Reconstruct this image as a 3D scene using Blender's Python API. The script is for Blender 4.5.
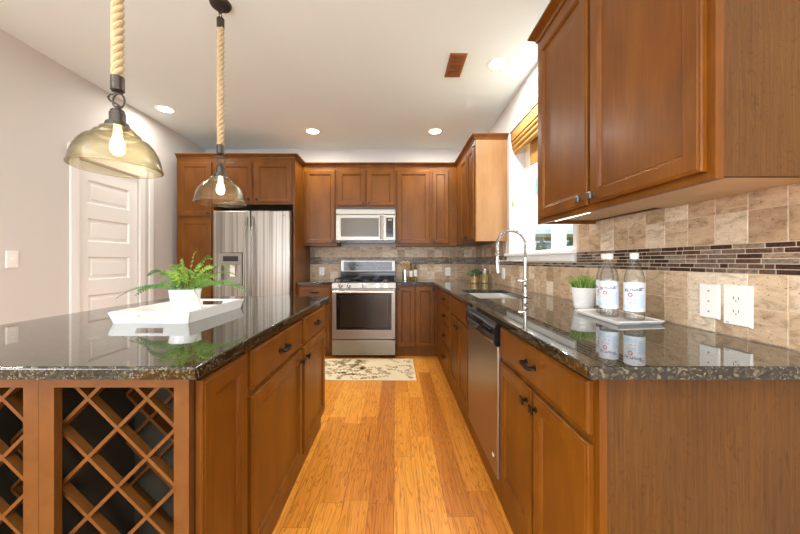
import bpy, bmesh, math, random
from mathutils import Vector, Matrix
random.seed(7)
for o in list(bpy.data.objects): bpy.data.objects.remove(o)
C = bpy.context.scene.collection
PI = math.pi
# ---------------------------------------------------------------- camera
EYE = 1.165
cam = bpy.data.cameras.new('camera'); camo = bpy.data.objects.new('camera', cam); C.objects.link(camo)
camo.location = (0, 0, EYE); camo.rotation_euler = (PI/2, 0, 0)
cam.sensor_width = 36; cam.lens = 14.4; cam.shift_x = .0056; cam.shift_y = -.0071; cam.clip_start = .02; cam.clip_end = 500
bpy.context.scene.camera = camo
vs = bpy.context.scene.view_settings
vs.view_transform = 'Standard'; vs.look = 'None'; vs.gamma = 1; vs.use_curve_mapping = False; vs.exposure = 0.75
# ---------------------------------------------------------------- sky
W = bpy.data.worlds.new('sky'); bpy.context.scene.world = W; W.use_nodes = True
wn = W.node_tree.nodes; wl = W.node_tree.links
bg = wn['Background']; bg.inputs[1].default_value = 1.0
tc = wn.new('ShaderNodeTexCoord'); mp = wn.new('ShaderNodeMapping'); mp.inputs[3].default_value = (1.6, 1.6, 6)
nz = wn.new('ShaderNodeTexNoise'); nz.inputs['Scale'].default_value = 2.2; nz.inputs['Detail'].default_value = 6
cr = wn.new('ShaderNodeValToRGB'); cr.color_ramp.elements[0].position = .44; cr.color_ramp.elements[1].position = .60
cr.color_ramp.elements[0].color = (.30, .52, .85, 1); cr.color_ramp.elements[1].color = (1.0, 1.0, 1.0, 1)
wl.new(tc.outputs['Generated'], mp.inputs[0]); wl.new(mp.outputs[0], nz.inputs['Vector']); wl.new(nz.outputs['Fac'], cr.inputs[0]); wl.new(cr.outputs[0], bg.inputs[0])
# ---------------------------------------------------------------- large lights (daylight through the right window, added fill lamps out of view)
def area(name, loc, rot, sx, sy, power, col=(1, 1, 1), shape='RECTANGLE'):
    l = bpy.data.lights.new(name, 'AREA'); l.shape = shape; l.size = sx; l.size_y = sy; l.energy = power; l.color = col
    o = bpy.data.objects.new(name, l); C.objects.link(o); o.location = loc; o.rotation_euler = rot; return o
area('fill_rear', (-.8, -3.52, 1.35), (PI/2+.6, 0, 0), 3.3, 2.0, 92, (.93, .985, 1.06))  # added fill behind the camera, tilted up to brighten the ceiling
area('fill_left', (-2.66, -1.6, 1.5), (0, -PI/2-.35, 0), 1.6, 2.4, 95, (.93, .985, 1.06))  # added fill at a windowless stretch of wall, brightens the right-hand cabinets
area('daylight_window', (2.5, 2.6, 2.9), (0, math.radians(56), 0), 1.6, 1.6, 170, (.97, .98, 1))
CAN = [(-1.0, 3.87), (.48, 3.87), (.82, 2.55), (-2.38, 3.31), (-1.9, .2), (.3, -.6), (-1.0, -2.2)]  # last three are unseen lamps, added for overall brightness
for x, y in CAN:
    area('can_lamp', (x, y, 2.715), (0, 0, 0), .13, .13, (4 if x < -2 else 9 if y > 3 else 16), (1, .97, .92), 'DISK')

# ================================================================ materials
def mat(name):
    m = bpy.data.materials.new(name); m.use_nodes = True
    return m, m.node_tree.nodes, m.node_tree.links, m.node_tree.nodes['Principled BSDF']
def plain(name, col, rough=.5, metal=0, emit=None, es=0, ior=1.5, coat=0):
    m, n, l, b = mat(name)
    b.inputs['Base Color'].default_value = (*col, 1); b.inputs['Roughness'].default_value = rough; b.inputs['Metallic'].default_value = metal
    b.inputs['IOR'].default_value = ior; b.inputs['Coat Weight'].default_value = coat; b.inputs['Coat Roughness'].default_value = .08
    if emit: b.inputs['Emission Color'].default_value = (*emit, 1); b.inputs['Emission Strength'].default_value = es
    return m
def coords(n, l, scale, attr=None, loc=(0, 0, 0), rot=(0, 0, 0)):
    t = n.new('ShaderNodeTexCoord'); mpn = n.new('ShaderNodeMapping'); mpn.inputs['Scale'].default_value = scale
    mpn.inputs['Location'].default_value = loc; mpn.inputs['Rotation'].default_value = rot
    if attr:
        a = n.new('ShaderNodeAttribute'); a.attribute_name = attr
        s = n.new('ShaderNodeVectorMath'); s.operation = 'MULTIPLY_ADD'
        s.inputs[1].default_value = (17, 23, 31); l.new(a.outputs['Fac'], s.inputs[0]); l.new(t.outputs['Object'], s.inputs[2])
        l.new(s.outputs[0], mpn.inputs[0]); return mpn.outputs[0], a.outputs['Fac']
    l.new(t.outputs['Object'], mpn.inputs[0]); return mpn.outputs[0], None
def noise(n, l, vec, scale, detail=4, dist=0, rough=.5):
    x = n.new('ShaderNodeTexNoise'); x.inputs['Scale'].default_value = scale; x.inputs['Detail'].default_value = detail
    x.inputs['Distortion'].default_value = dist; x.inputs['Roughness'].default_value = rough; l.new(vec, x.inputs['Vector']); return x.outputs['Fac']
def ramp(n, l, fac, stops, mode='LINEAR'):
    r = n.new('ShaderNodeValToRGB'); e = r.color_ramp.elements; r.color_ramp.interpolation = mode
    while len(e) < len(stops): e.new(.5)
    for q, (p, c) in zip(e, stops): q.position = p; q.color = (*c, 1)
    l.new(fac, r.inputs[0]); return r.outputs[0]
def mix(n, l, a, b, fac, mode='MIX'):
    x = n.new('ShaderNodeMix'); x.data_type = 'RGBA'; x.blend_type = mode
    for s, v in ((6, a), (7, b), (0, fac)):
        if isinstance(v, (int, float)): x.inputs[s].default_value = v
        elif isinstance(v, tuple): x.inputs[s].default_value = (*v, 1)
        else: l.new(v, x.inputs[s])
    return x.outputs[2]
def bump(n, l, b, h, strength, dist=.002):
    x = n.new('ShaderNodeBump'); x.inputs['Strength'].default_value = strength; x.inputs['Distance'].default_value = dist
    l.new(h, x.inputs['Height']); l.new(x.outputs[0], b.inputs['Normal'])
def wood(name, dark, mid, light, grain=(30, 30, 1.6), rough=.36, contrast=1.0, coat=.10, figure=0, mott=.5):
    m, n, l, b = mat(name)
    v, _ = coords(n, l, grain); g = noise(n, l, v, 3, 6, .6, .6)
    v2, _ = coords(n, l, (3, 3, 1.2)); mo = noise(n, l, v2, 2.2, 3, .4)
    c = ramp(n, l, g, [(.5-.28/contrast, dark), (.5, mid), (.5+.28/contrast, light)])
    c2 = ramp(n, l, mo, [(.3, dark), (.5, mid), (.72, light)])
    col = mix(n, l, c, c2, mott)
    if figure:
        v3, _ = coords(n, l, (9, 9, .9)); f = noise(n, l, v3, 1.3, 3, .9)
        mm = n.new('ShaderNodeMath'); mm.operation = 'MULTIPLY'; mm.inputs[1].default_value = 34; l.new(f, mm.inputs[0])
        fr = n.new('ShaderNodeMath'); fr.operation = 'FRACT'; l.new(mm.outputs[0], fr.inputs[0])
        rr = ramp(n, l, fr.outputs[0], [(0, (.55, .5, .45)), (.16, (1, 1, 1)), (.9, (1, 1, 1)), (1, (.55, .5, .45))])
        col = mix(n, l, col, rr, figure, 'MULTIPLY')
    l.new(col, b.inputs['Base Color']); b.inputs['Roughness'].default_value = rough; b.inputs['Specular IOR Level'].default_value = .28; b.inputs['Coat Weight'].default_value = coat*.4; b.inputs['Coat Roughness'].default_value = .18
    bump(n, l, b, g, .05)
    return m
WOOD = wood('cabinet_maple', (.088, .026, .0016), (.148, .047, .0026), (.222, .081, .005), contrast=.8)
WOODP = wood('end_panel_maple', (.055, .021, .003), (.092, .036, .0045), (.135, .058, .009), grain=(60, 60, 1.5), rough=.5, coat=0, contrast=1.2, figure=.6, mott=.3)
WOODL = wood('sunlit_side_maple', (.22, .11, .045), (.285, .15, .062), (.35, .20, .09), grain=(50, 50, 1.5))  # sunlight put into the colour: paler maple for the end panel by the window
WOODR = wood('raw_underside', (.52, .38, .22), (.62, .46, .28), (.70, .54, .34), grain=(3, 60, 60), rough=.5)
DARKW = wood('rack_wood', (.09, .032, .006), (.135, .050, .010), (.185, .072, .016), grain=(8, 30, 8))
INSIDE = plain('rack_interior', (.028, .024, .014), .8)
VENTW = wood('vent_wood', (.20, .07, .03), (.27, .10, .04), (.33, .13, .06), grain=(30, 2, 30))
SHADEW = wood('woven_wood', (.26, .12, .03), (.45, .24, .06), (.60, .35, .11), grain=(6, 3, 90), rough=.6, coat=0, mott=.2)
SPOONW = plain('spoon_wood', (.62, .38, .16), .5)
WALL = plain('wall_paint', (.625, .595, .555), .6)
CEIL = plain('ceiling_paint', (.83, .94, .95), .7)
TRIM = plain('white_trim', (.85, .84, .81), .35)
WHITE = plain('white_ceramic', (.86, .85, .82), .18, coat=.5)
PLATE = plain('white_plastic', (.86, .84, .79), .3)
BLACK = plain('black_enamel', (.012, .012, .012), .12)
DGREY = plain('dark_grey', (.05, .05, .05), .4)
BRONZE = plain('oil_bronze', (.03, .026, .024), .3, .8)
PEWTER = plain('pewter', (.22, .21, .20), .32, .9)
IRON = plain('pendant_iron', (.075, .066, .058), .42, .8)
CHROME = plain('brushed_nickel', (.72, .70, .67), .2, 1)
KNOBM = plain('polished_knob', (.85, .84, .82), .15, 1)
BRASS = plain('brass', (.7, .5, .2), .3, 1)
SINKM = plain('sink_steel', (.78, .76, .72), .3, .85)
def steel():
    m, n, l, b = mat('stainless_steel')
    v, _ = coords(n, l, (34, 34, .25)); g = noise(n, l, v, 1.2, 3)
    c = ramp(n, l, g, [(.34, (.24, .22, .195)), (.5, (.36, .335, .30)), (.62, (.44, .41, .37))]); l.new(c, b.inputs['Base Color'])  # vertical streaks of reflected light painted into the base colour
    b.inputs['Metallic'].default_value = 1; b.inputs['Roughness'].default_value = .30; bump(n, l, b, g, .2, .003); return m
STEEL = steel()
STEEL2 = plain('brushed_steel', (.30, .275, .24), .34, 1)
STEELD = plain('dishwasher_steel', (.36, .31, .25), .36, 1)
def granite():
    m, n, l, b = mat('dark_granite')
    v, _ = coords(n, l, (1, 1, 1))
    vo = n.new('ShaderNodeTexVoronoi'); vo.inputs['Scale'].default_value = 270; l.new(v, vo.inputs['Vector'])
    sep = n.new('ShaderNodeSeparateColor'); l.new(vo.outputs['Color'], sep.inputs[0])
    c1 = ramp(n, l, sep.outputs[0], [(0, (.003, .003, .002)), (.38, (.008, .009, .005)), (.58, (.024, .023, .011)), (.76, (.062, .052, .025)), (.90, (.17, .15, .10))], 'CONSTANT')
    vo2 = n.new('ShaderNodeTexVoronoi'); vo2.inputs['Scale'].default_value = 135; l.new(v, vo2.inputs['Vector'])
    sep2 = n.new('ShaderNodeSeparateColor'); l.new(vo2.outputs['Color'], sep2.inputs[0])
    c2 = ramp(n, l, sep2.outputs[1], [(0, (.005, .005, .003)), (.55, (.018, .017, .008)), (.75, (.055, .045, .022)), (.92, (.12, .105, .065))], 'CONSTANT')
    nn = noise(n, l, v, 22, 4)
    f = ramp(n, l, nn, [(.42, (0, 0, 0)), (.6, (1, 1, 1))])
    l.new(mix(n, l, c1, c2, f), b.inputs['Base Color'])
    l.new(ramp(n, l, sep.outputs[1], [(0, (.02, .02, .02)), (.6, (.03, .03, .03)), (.78, (.14, .14, .14)), (.92, (.24, .24, .24))], 'CONSTANT'), b.inputs['Roughness']); b.inputs['IOR'].default_value = 1.55; b.inputs['Coat Weight'].default_value = .4; b.inputs['Coat IOR'].default_value = 1.45; b.inputs['Coat Roughness'].default_value = .02
    return m
GRAN = granite()
def travertine():
    m, n, l, b = mat('travertine_tile')
    v, r = coords(n, l, (9, 9, 26), 'rnd'); g = noise(n, l, v, 1.3, 7, 1.2, .62)
    base = ramp(n, l, r, [(0, (.36, .24, .135)), (.3, (.52, .37, .235)), (.6, (.46, .31, .185)), (.8, (.60, .46, .31)), (1, (.68, .56, .42))])
    c = ramp(n, l, g, [(.28, (.50, .44, .36)), (.48, (1, 1, 1)), (.7, (1.25, 1.28, 1.32))])
    col = mix(n, l, base, c, 1.0, 'MULTIPLY')
    v2, _ = coords(n, l, (60, 60, 110), 'rnd'); p = noise(n, l, v2, 2, 3, .5)
    pit = ramp(n, l, p, [(.30, (.35, .28, .2)), (.37, (1, 1, 1)), (.66, (1, 1, 1)), (.72, (1.35, 1.35, 1.35))])
    col = mix(n, l, col, pit, 1.0, 'MULTIPLY')
    l.new(col, b.inputs['Base Color']); b.inputs['Roughness'].default_value = .42; bump(n, l, b, p, .3, .001); return m
TRAV = travertine()
GROUT = plain('grout', (.60, .48, .35), .7)
def mosaic():
    m, n, l, b = mat('mosaic_tile')
    v, r = coords(n, l, (60, 60, 160), 'rnd'); g = noise(n, l, v, 1.2, 5, .8)
    base = ramp(n, l, r, [(0, (.055, .030, .020)), (.3, (.10, .06, .04)), (.55, (.15, .105, .08)), (.78, (.20, .165, .13)), (.92, (.27, .19, .13))], 'CONSTANT')
    c = ramp(n, l, g, [(.35, (.6, .6, .6)), (.65, (1.4, 1.4, 1.4))])
    l.new(mix(n, l, base, c, 1.0, 'MULTIPLY'), b.inputs['Base Color']); b.inputs['Roughness'].default_value = .2; b.inputs['Specular IOR Level'].default_value = .3; return m
MOSA = mosaic()
def floorwood():
    m, n, l, b = mat('oak_floor')
    v, r = coords(n, l, (14, 1.1, 1), 'rnd'); f = noise(n, l, v, 1.1, 3, .35)
    base = ramp(n, l, r, [(0, (.48, .155, .024)), (.22, (.62, .225, .028)), (.6, (.72, .285, .036)), (1, (.80, .35, .052))])
    mm = n.new('ShaderNodeMath'); mm.operation = 'MULTIPLY'; mm.inputs[1].default_value = 17; l.new(f, mm.inputs[0])
    fr = n.new('ShaderNodeMath'); fr.operation = 'FRACT'; l.new(mm.outputs[0], fr.inputs[0])
    rr = ramp(n, l, fr.outputs[0], [(0, (.52, .38, .26)), (.2, (1, 1, 1)), (.85, (1, 1, 1)), (1, (.52, .38, .26))])
    col = mix(n, l, base, rr, .75, 'MULTIPLY')
    v2, _ = coords(n, l, (70, 2.0, 1), 'rnd'); g = noise(n, l, v2, 2, 4, .3)
    gr = ramp(n, l, g, [(.32, (.72, .62, .50)), (.48, (1, 1, 1)), (.75, (1.15, 1.15, 1.15))])
    col = mix(n, l, col, gr, .8, 'MULTIPLY')
    v3, _ = coords(n, l, (9, 4, 1), 'rnd'); k = n.new('ShaderNodeTexVoronoi'); k.inputs['Scale'].default_value = .35; l.new(v3, k.inputs['Vector'])
    kn = ramp(n, l, k.outputs['Distance'], [(.02, (.25, .12, .05)), (.06, (1, 1, 1))])
    col = mix(n, l, col, kn, 1.0, 'MULTIPLY')
    l.new(col, b.inputs['Base Color']); b.inputs['Roughness'].default_value = .33; b.inputs['Specular IOR Level'].default_value = .3; bump(n, l, b, g, .08, .001); return m
FLOORM = floorwood()
GAP = plain('plank_gap', (.16, .06, .02), .6)
def thinglass(name, tint, edge=None, rough=.02, ripple=0, ior=1.45, haze=None):
    m = bpy.data.materials.new(name); m.use_nodes = True; n = m.node_tree.nodes; l = m.node_tree.links; n.remove(n['Principled BSDF'])
    t = n.new('ShaderNodeBsdfTransparent'); g = n.new('ShaderNodeBsdfGlossy'); g.inputs['Roughness'].default_value = rough
    mx = n.new('ShaderNodeMixShader'); lf = n.new('ShaderNodeLayerWeight'); lf.inputs[0].default_value = .5
    pw = n.new('ShaderNodeMath'); pw.operation = 'POWER'; pw.inputs[1].default_value = 5; l.new(lf.outputs['Facing'], pw.inputs[0])
    f0 = ((ior-1)/(ior+1))**2; fr = n.new('ShaderNodeMath'); fr.operation = 'MULTIPLY_ADD'; fr.inputs[1].default_value = 1-f0; fr.inputs[2].default_value = f0; l.new(pw.outputs[0], fr.inputs[0])
    t.inputs[0].default_value = (*tint, 1)
    if edge:
        lw = n.new('ShaderNodeLayerWeight'); lw.inputs[0].default_value = .35
        r = ramp(n, l, lw.outputs['Facing'], [(.15, tint), (.9, edge)]); l.new(r, t.inputs[0])
    if ripple:
        v, _ = coords(n, l, (14, 14, 90)); x = noise(n, l, v, 1.5, 3, .6); bp = n.new('ShaderNodeBump'); bp.inputs['Strength'].default_value = ripple; bp.inputs['Distance'].default_value = .004
        l.new(x, bp.inputs['Height']); l.new(bp.outputs[0], g.inputs['Normal']); l.new(bp.outputs[0], lf.inputs['Normal'])
    tr = t.outputs[0]
    if haze:
        h = n.new('ShaderNodeBsdfTranslucent'); h.inputs[0].default_value = (*haze[1], 1); hd = n.new('ShaderNodeBsdfDiffuse'); hd.inputs[0].default_value = (*haze[1], 1)
        hm = n.new('ShaderNodeMixShader'); hm.inputs[0].default_value = .5; l.new(h.outputs[0], hm.inputs[1]); l.new(hd.outputs[0], hm.inputs[2])
        tm = n.new('ShaderNodeMixShader'); tm.inputs[0].default_value = haze[0]; l.new(tr, tm.inputs[1]); l.new(hm.outputs[0], tm.inputs[2]); tr = tm.outputs[0]
    l.new(fr.outputs[0], mx.inputs[0]); l.new(tr, mx.inputs[1]); l.new(g.outputs[0], mx.inputs[2]); l.new(mx.outputs[0], n['Material Output'].inputs[0])
    return m
PANE = thinglass('window_glass', (.97, .98, .98), ior=1.3)
SHGL = thinglass('amber_shade_glass', (.97, .95, .84), (.52, .48, .33), .05, .9, 1.5, haze=(.025, (.85, .80, .62)))
BOTG = thinglass('bottle_glass', (.97, .98, .97), (.40, .46, .42), .03, 0, haze=(.04, (.9, .92, .9)))
JARG = thinglass('jar_glass', (.94, .94, .90), (.7, .7, .62), .03, 0)
BULG = thinglass('bulb_glass', (1, .93, .8), None, .03, 0)
OVGL = thinglass('oven_glass', (.5, .48, .44), None, .22, 0, 1.6)
GREENB = thinglass('green_oil_glass', (.72, .68, .32), None, .05, 0)
GLOW = plain('glowing_filament', (1, .8, .5), .5, emit=(1, .62, .26), es=26)
BULBG = plain('lit_bulb', (1, .8, .5), .5, emit=(1, .68, .33), es=7)
CANE = plain('lit_diffuser', (1, 1, 1), .5, emit=(1, .94, .84), es=9)
UCL = plain('lit_strip', (1, 1, 1), .5, emit=(1, .93, .82), es=3)
def ropem():
    m, n, l, b = mat('jute_rope'); v, _ = coords(n, l, (60, 60, 200)); g = noise(n, l, v, 3, 4)
    l.new(ramp(n, l, g, [(.3, (.40, .28, .14)), (.7, (.66, .51, .30))]), b.inputs['Base Color']); b.inputs['Roughness'].default_value = .8; bump(n, l, b, g, .4); return m
ROPE = ropem()
def leafm(name, a, c, e):
    m, n, l, b = mat(name); v, r = coords(n, l, (8, 8, 8), 'rnd')
    l.new(ramp(n, l, r, [(0, a), (.5, c), (1, e)]), b.inputs['Base Color']); b.inputs['Roughness'].default_value = .45; return m
FERN = leafm('fern_green', (.02, .10, .03), (.11, .28, .04), (.36, .50, .06))
GRASS = leafm('grass_green', (.05, .15, .02), (.17, .34, .04), (.48, .60, .16))
HERB = leafm('herb_green', (.04, .10, .03), (.08, .17, .05), (.16, .26, .10))
TREE = leafm('tree_green', (.05, .12, .04), (.10, .2, .07), (.18, .30, .10))
SOIL = plain('soil', (.03, .02, .012), .9)
RUGC = plain('rug_cream', (.74, .62, .40), .95)
RUGB = plain('rug_brown', (.34, .23, .11), .95)
ORANGE = plain('orange_slices', (.85, .42, .05), .4)
LEMON = plain('yellow_slices', (.78, .58, .14), .4)
LABEL = plain('label_white', (.78, .82, .86), .4)
LABELB = plain('label_blue', (.55, .68, .80), .4)
INK = plain('ink_navy', (.06, .07, .16), .5)
RED = plain('ink_red', (.62, .08, .14), .5)
MWG = plain('reflecting_window_grey', (.115, .095, .07), .2)  # room reflection in the microwave glass put in as a grey base colour
SCREEN = plain('display_black', (.03, .028, .026), .08)
GREYP = plain('grey_plastic', (.25, .235, .21), .35)

# ================================================================ mesh builder
ID = lambda u, v, d: (u, v, d)
class M:
    def __init__(s): s.bm = bmesh.new(); s.r = s.bm.faces.layers.float.new('rnd')
    def addf(s, co, fs, F=ID, mi=0, rnd=None):
        V = [s.bm.verts.new(F(*c)) for c in co]
        rr = random.random() if rnd is None else rnd
        for f in fs:
            try: q = s.bm.faces.new([V[i] for i in f]); q.material_index = mi; q[s.r] = rr
            except ValueError: pass
        return s
    def box(s, a0, a1, b0, b1, c0, c1, bev=0, F=ID, mi=0, rnd=None):
        t = bmesh.new()
        r = bmesh.ops.create_cube(t, size=1)
        for v in t.verts: v.co = Vector((a0+(v.co.x+.5)*(a1-a0), b0+(v.co.y+.5)*(b1-b0), c0+(v.co.z+.5)*(c1-c0)))
        if bev: bmesh.ops.bevel(t, geom=t.edges[:], offset=bev, segments=2, affect='EDGES', profile=.5)
        s.merge(t, F, mi, rnd); return s
    def merge(s, t, F=ID, mi=0, rnd=None):
        t.verts.index_update()
        s.addf([tuple(v.co) for v in t.verts], [[v.index for v in f.verts] for f in t.faces], F, mi, rnd); t.free()
    def slab(s, us, vs_, holes, d0, d1, bev=0, F=ID, mi=0):
        t = bmesh.new(); top = {}; bot = {}
        def g(D, i, j, d):
            if (i, j) not in D: D[i, j] = t.verts.new((us[i], vs_[j], d))
            return D[i, j]
        cells = [(i, j) for i in range(len(us)-1) for j in range(len(vs_)-1) if (i, j) not in holes]
        cs = set(cells)
        for i, j in cells:
            t.faces.new([g(top, i, j, d1), g(top, i+1, j, d1), g(top, i+1, j+1, d1), g(top, i, j+1, d1)])
            t.faces.new([g(bot, i, j+1, d0), g(bot, i+1, j+1, d0), g(bot, i+1, j, d0), g(bot, i, j, d0)])
            for (di, dj, a, b) in ((0, -1, (i, j), (i+1, j)), (1, 0, (i+1, j), (i+1, j+1)), (0, 1, (i+1, j+1), (i, j+1)), (-1, 0, (i, j+1), (i, j))):
                if (i+di, j+dj) not in cs:
                    t.faces.new([g(top, *b, d1), g(top, *a, d1), g(bot, *a, d0), g(bot, *b, d0)])
        if bev:
            t.normal_update()
            E = [e for e in t.edges if len(e.link_faces) == 2 and e.calc_face_angle(0) > 1 and all(abs(v.co.z-d1) < 1e-6 for v in e.verts)]
            bmesh.ops.bevel(t, geom=E, offset=bev, segments=3, affect='EDGES', profile=.5)
        s.merge(t, F, mi); return s
    def rings(s, u0, u1, v0, v1, seq, F, back=0, mi=0):
        """nested rectangles: seq = (inset, height) from the rim to the centre"""
        co = [(u0, v0, back), (u1, v0, back), (u1, v1, back), (u0, v1, back)]
        for ins, h in seq: co += [(u0+ins, v0+ins, h), (u1-ins, v0+ins, h), (u1-ins, v1-ins, h), (u0+ins, v1-ins, h)]
        fs = []
        for k in range(len(seq)):
            a = 4*k; b = a+4
            for q in range(4): fs.append((a+q, a+(q+1) % 4, b+(q+1) % 4, b+q))
        e = 4*len(seq); fs.append((e, e+1, e+2, e+3)); fs.append((3, 2, 1, 0))
        return s.addf(co, fs, F, mi)
    def tube(s, pts, r, seg=10, cap=True, mi=0, F=ID):
        pts = [Vector(F(*p)) for p in pts]; n = len(pts); rs = r if isinstance(r, (list, tuple)) else [r]*n
        co = []; prev = None
        for i, p in enumerate(pts):
            t = (pts[min(i+1, n-1)]-pts[max(i-1, 0)]).normalized()
            if prev is None: a = t.orthogonal().normalized()
            else: a = (prev-t*prev.dot(t)).normalized()
            prev = a; b = t.cross(a)
            for k in range(seg):
                w = 2*PI*k/seg; co.append(tuple(p+a*math.cos(w)*rs[i]+b*math.sin(w)*rs[i]))
        fs = [(i*seg+k, i*seg+(k+1) % seg, (i+1)*seg+(k+1) % seg, (i+1)*seg+k) for i in range(n-1) for k in range(seg)]
        if cap: fs += [tuple(range(seg))[::-1], tuple((n-1)*seg+k for k in range(seg))]
        return s.addf(co, fs, ID, mi)
    def lathe(s, prof, c, seg=28, cap=False, mi=0, F=None):
        """prof: (radius, height) pairs about a vertical axis at c"""
        co = []; n = len(prof)
        for r, z in prof:
            for k in range(seg):
                w = 2*PI*k/seg; p = (r*math.cos(w), r*math.sin(w), z)
                p = F(*p) if F else p; co.append((c[0]+p[0], c[1]+p[1], c[2]+p[2]))
        fs = [(i*seg+k, i*seg+(k+1) % seg, (i+1)*seg+(k+1) % seg, (i+1)*seg+k) for i in range(n-1) for k in range(seg)]
        if cap: fs += [tuple(range(seg))[::-1], tuple((n-1)*seg+k for k in range(seg))]
        return s.addf(co, fs, ID, mi)
    def prism(s, prof, a, b, F, mi=0):
        """prof (v,d) swept along u from a to b; a,b may be functions of (v,d) for mitres"""
        fa = a if callable(a) else (lambda v, d: a); fb = b if callable(b) else (lambda v, d: b)
        n = len(prof); co = [(fa(v, d), v, d) for v, d in prof]+[(fb(v, d), v, d) for v, d in prof]
        fs = [(k, (k+1) % n, n+(k+1) % n, n+k) for k in range(n)]+[tuple(range(n))[::-1], tuple(range(n, 2*n))]
        return s.addf(co, fs, F, mi)
    def sphere(s, c, r, sx=1, sy=1, sz=1, seg=12, mi=0):
        t = bmesh.new(); bmesh.ops.create_uvsphere(t, u_segments=seg, v_segments=max(6, seg//2), radius=r)
        for v in t.verts: v.co = Vector((c[0]+v.co.x*sx, c[1]+v.co.y*sy, c[2]+v.co.z*sz))
        s.merge(t, ID, mi); return s
    def build(s, name, mats, parent=None, recalc=True):
        bm = s.bm
        if recalc: bmesh.ops.recalc_face_normals(bm, faces=bm.faces)
        if parent is not None: org = Vector(ORG[parent.name])
        else:
            xs = [v.co.x for v in bm.verts]; ys = [v.co.y for v in bm.verts]; zs = [v.co.z for v in bm.verts]
            org = Vector(((min(xs)+max(xs))/2, (min(ys)+max(ys))/2, min(zs)))
        for v in bm.verts: v.co -= org
        for f in bm.faces: f.smooth = True
        for e in bm.edges:
            if len(e.link_faces) != 2: e.smooth = False; continue
            an = e.calc_face_angle(0); a1, a2 = e.link_faces[0].calc_area(), e.link_faces[1].calc_area()
            if an > .6 or (an > .06 and len(e.link_faces[0].verts) == 4 and max(a1, a2) > 5*min(a1, a2)): e.smooth = False
        me = bpy.data.meshes.new(name); bm.to_mesh(me); bm.free()
        for q in (mats if isinstance(mats, (list, tuple)) else [mats]): me.materials.append(q)
        o = bpy.data.objects.new(name, me); C.objects.link(o); ORG[o.name] = tuple(org)
        if parent is not None: o.parent = parent
        else: o.location = org
        return o
ORG = {}
def thing(name, loc, label, cat, group=None):
    o = bpy.data.objects.new(name, None); C.objects.link(o); o.location = loc; o.empty_display_size = .1
    ORG[o.name] = tuple(loc); o['label'] = label; o['category'] = cat
    if group: o['group'] = group
    return o
def tag(o, label, cat, group=None, kind=None):
    o['label'] = label; o['category'] = cat
    if group: o['group'] = group
    if kind: o['kind'] = kind
    return o
def struct(o): o['kind'] = 'structure'; return o
def B(*a, **k): return M().box(*a, **k)

# ================================================================ room
XL, XR, YB, YF, H = -2.68, 1.126, 4.50, -3.60, 2.74
# floor planks
m = M(); m.box(XL-.1, XR+.1, YF-.1, YB+.1, -.06, -.0015, mi=1)
w = .1225; x = -.13-w*21
k = 0
while x < XR:
    y = YF - random.random()*1.0; x0_ = x; x1 = min(x+w, XR); ky = round((x+.13)/w)
    while y < YB:
        L = random.uniform(.55, 1.35); y1 = min(y+L, YB); y0 = max(y, YF)
        if y1 > y0+.01:
            yc = (y0+y1)/2; rn = random.uniform(.25, 1)
            if ky == 0: rn = random.uniform(0, .12)
            if ky == 3 and 2.0 < yc < 3.1: rn = .1
            if ky == 4 and yc < 2: rn = .15
            m.addf([(x+.0006, y0+.0006, 0), (x1-.0006, y0+.0006, 0), (x1-.0006, y1-.0006, 0), (x+.0006, y1-.0006, 0)], [(0, 1, 2, 3)], rnd=rn)
        y += L
    x += w
struct(m.build('floor', [FLOORM, GAP], recalc=False))
struct(B(XL-.1, XR+.3, YF-.1, YB+.1, H, H+.08).build('ceiling', CEIL))
struct(B(XL-.1, XR+.3, YB, YB+.1, 0, H).build('wall_back', WALL))
wb = bpy.data.objects['wall_back']
# left wall with the door opening
DY0, DY1, DZ = 2.70, 3.335, 2.035
FX = lambda u, v, d: (XL-d, u, v)
wl_ = struct(M().slab([YF, DY0, DY1, YB], [0, DZ, H], {(1, 0)}, 0, .12, F=FX).build('wall_left', WALL))
# right wall with the window opening
WY0, WY1, WZ0, WZ1 = 2.03, 3.165, 1.235, 2.43
FR = lambda u, v, d: (XR+d, u, v)
wr = struct(M().slab([YF, WY0, WY1, YB], [0, WZ0, WZ1, H], {(1, 1)}, 0, .22, F=FR).build('wall_right', WALL))
# rear wall with patio opening
FRE = lambda u, v, d: (u, YF-d, v)
struct(M().slab([XL, -2.4, .85, XR], [0, .3, 2.4, H], {(1, 1)}, 0, .1, F=FRE).build('wall_rear', WALL))
mm = M(); FW2 = lambda u, v, d: (u, YF-.05+d, v)
mm.slab([-2.4, -2.34, -.81, -.74, .79, .85], [.3, .36, 2.34, 2.4], {(1, 1), (3, 1)}, 0, .05, F=FW2)
w2 = struct(mm.build('window_2', TRIM)); B(-2.36, .81, YF-.03, YF-.025, .34, 2.36).build('glass', PANE, w2)
# baseboards
for nm, a in (('baseboard_left', (XL, XL+.014, YF, DY0-.10, 0, .10)), ('baseboard_right', (XR-.014, XR, YF, .79, 0, .10))):
    struct(B(*a, bev=.003).build(nm, TRIM))
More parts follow.
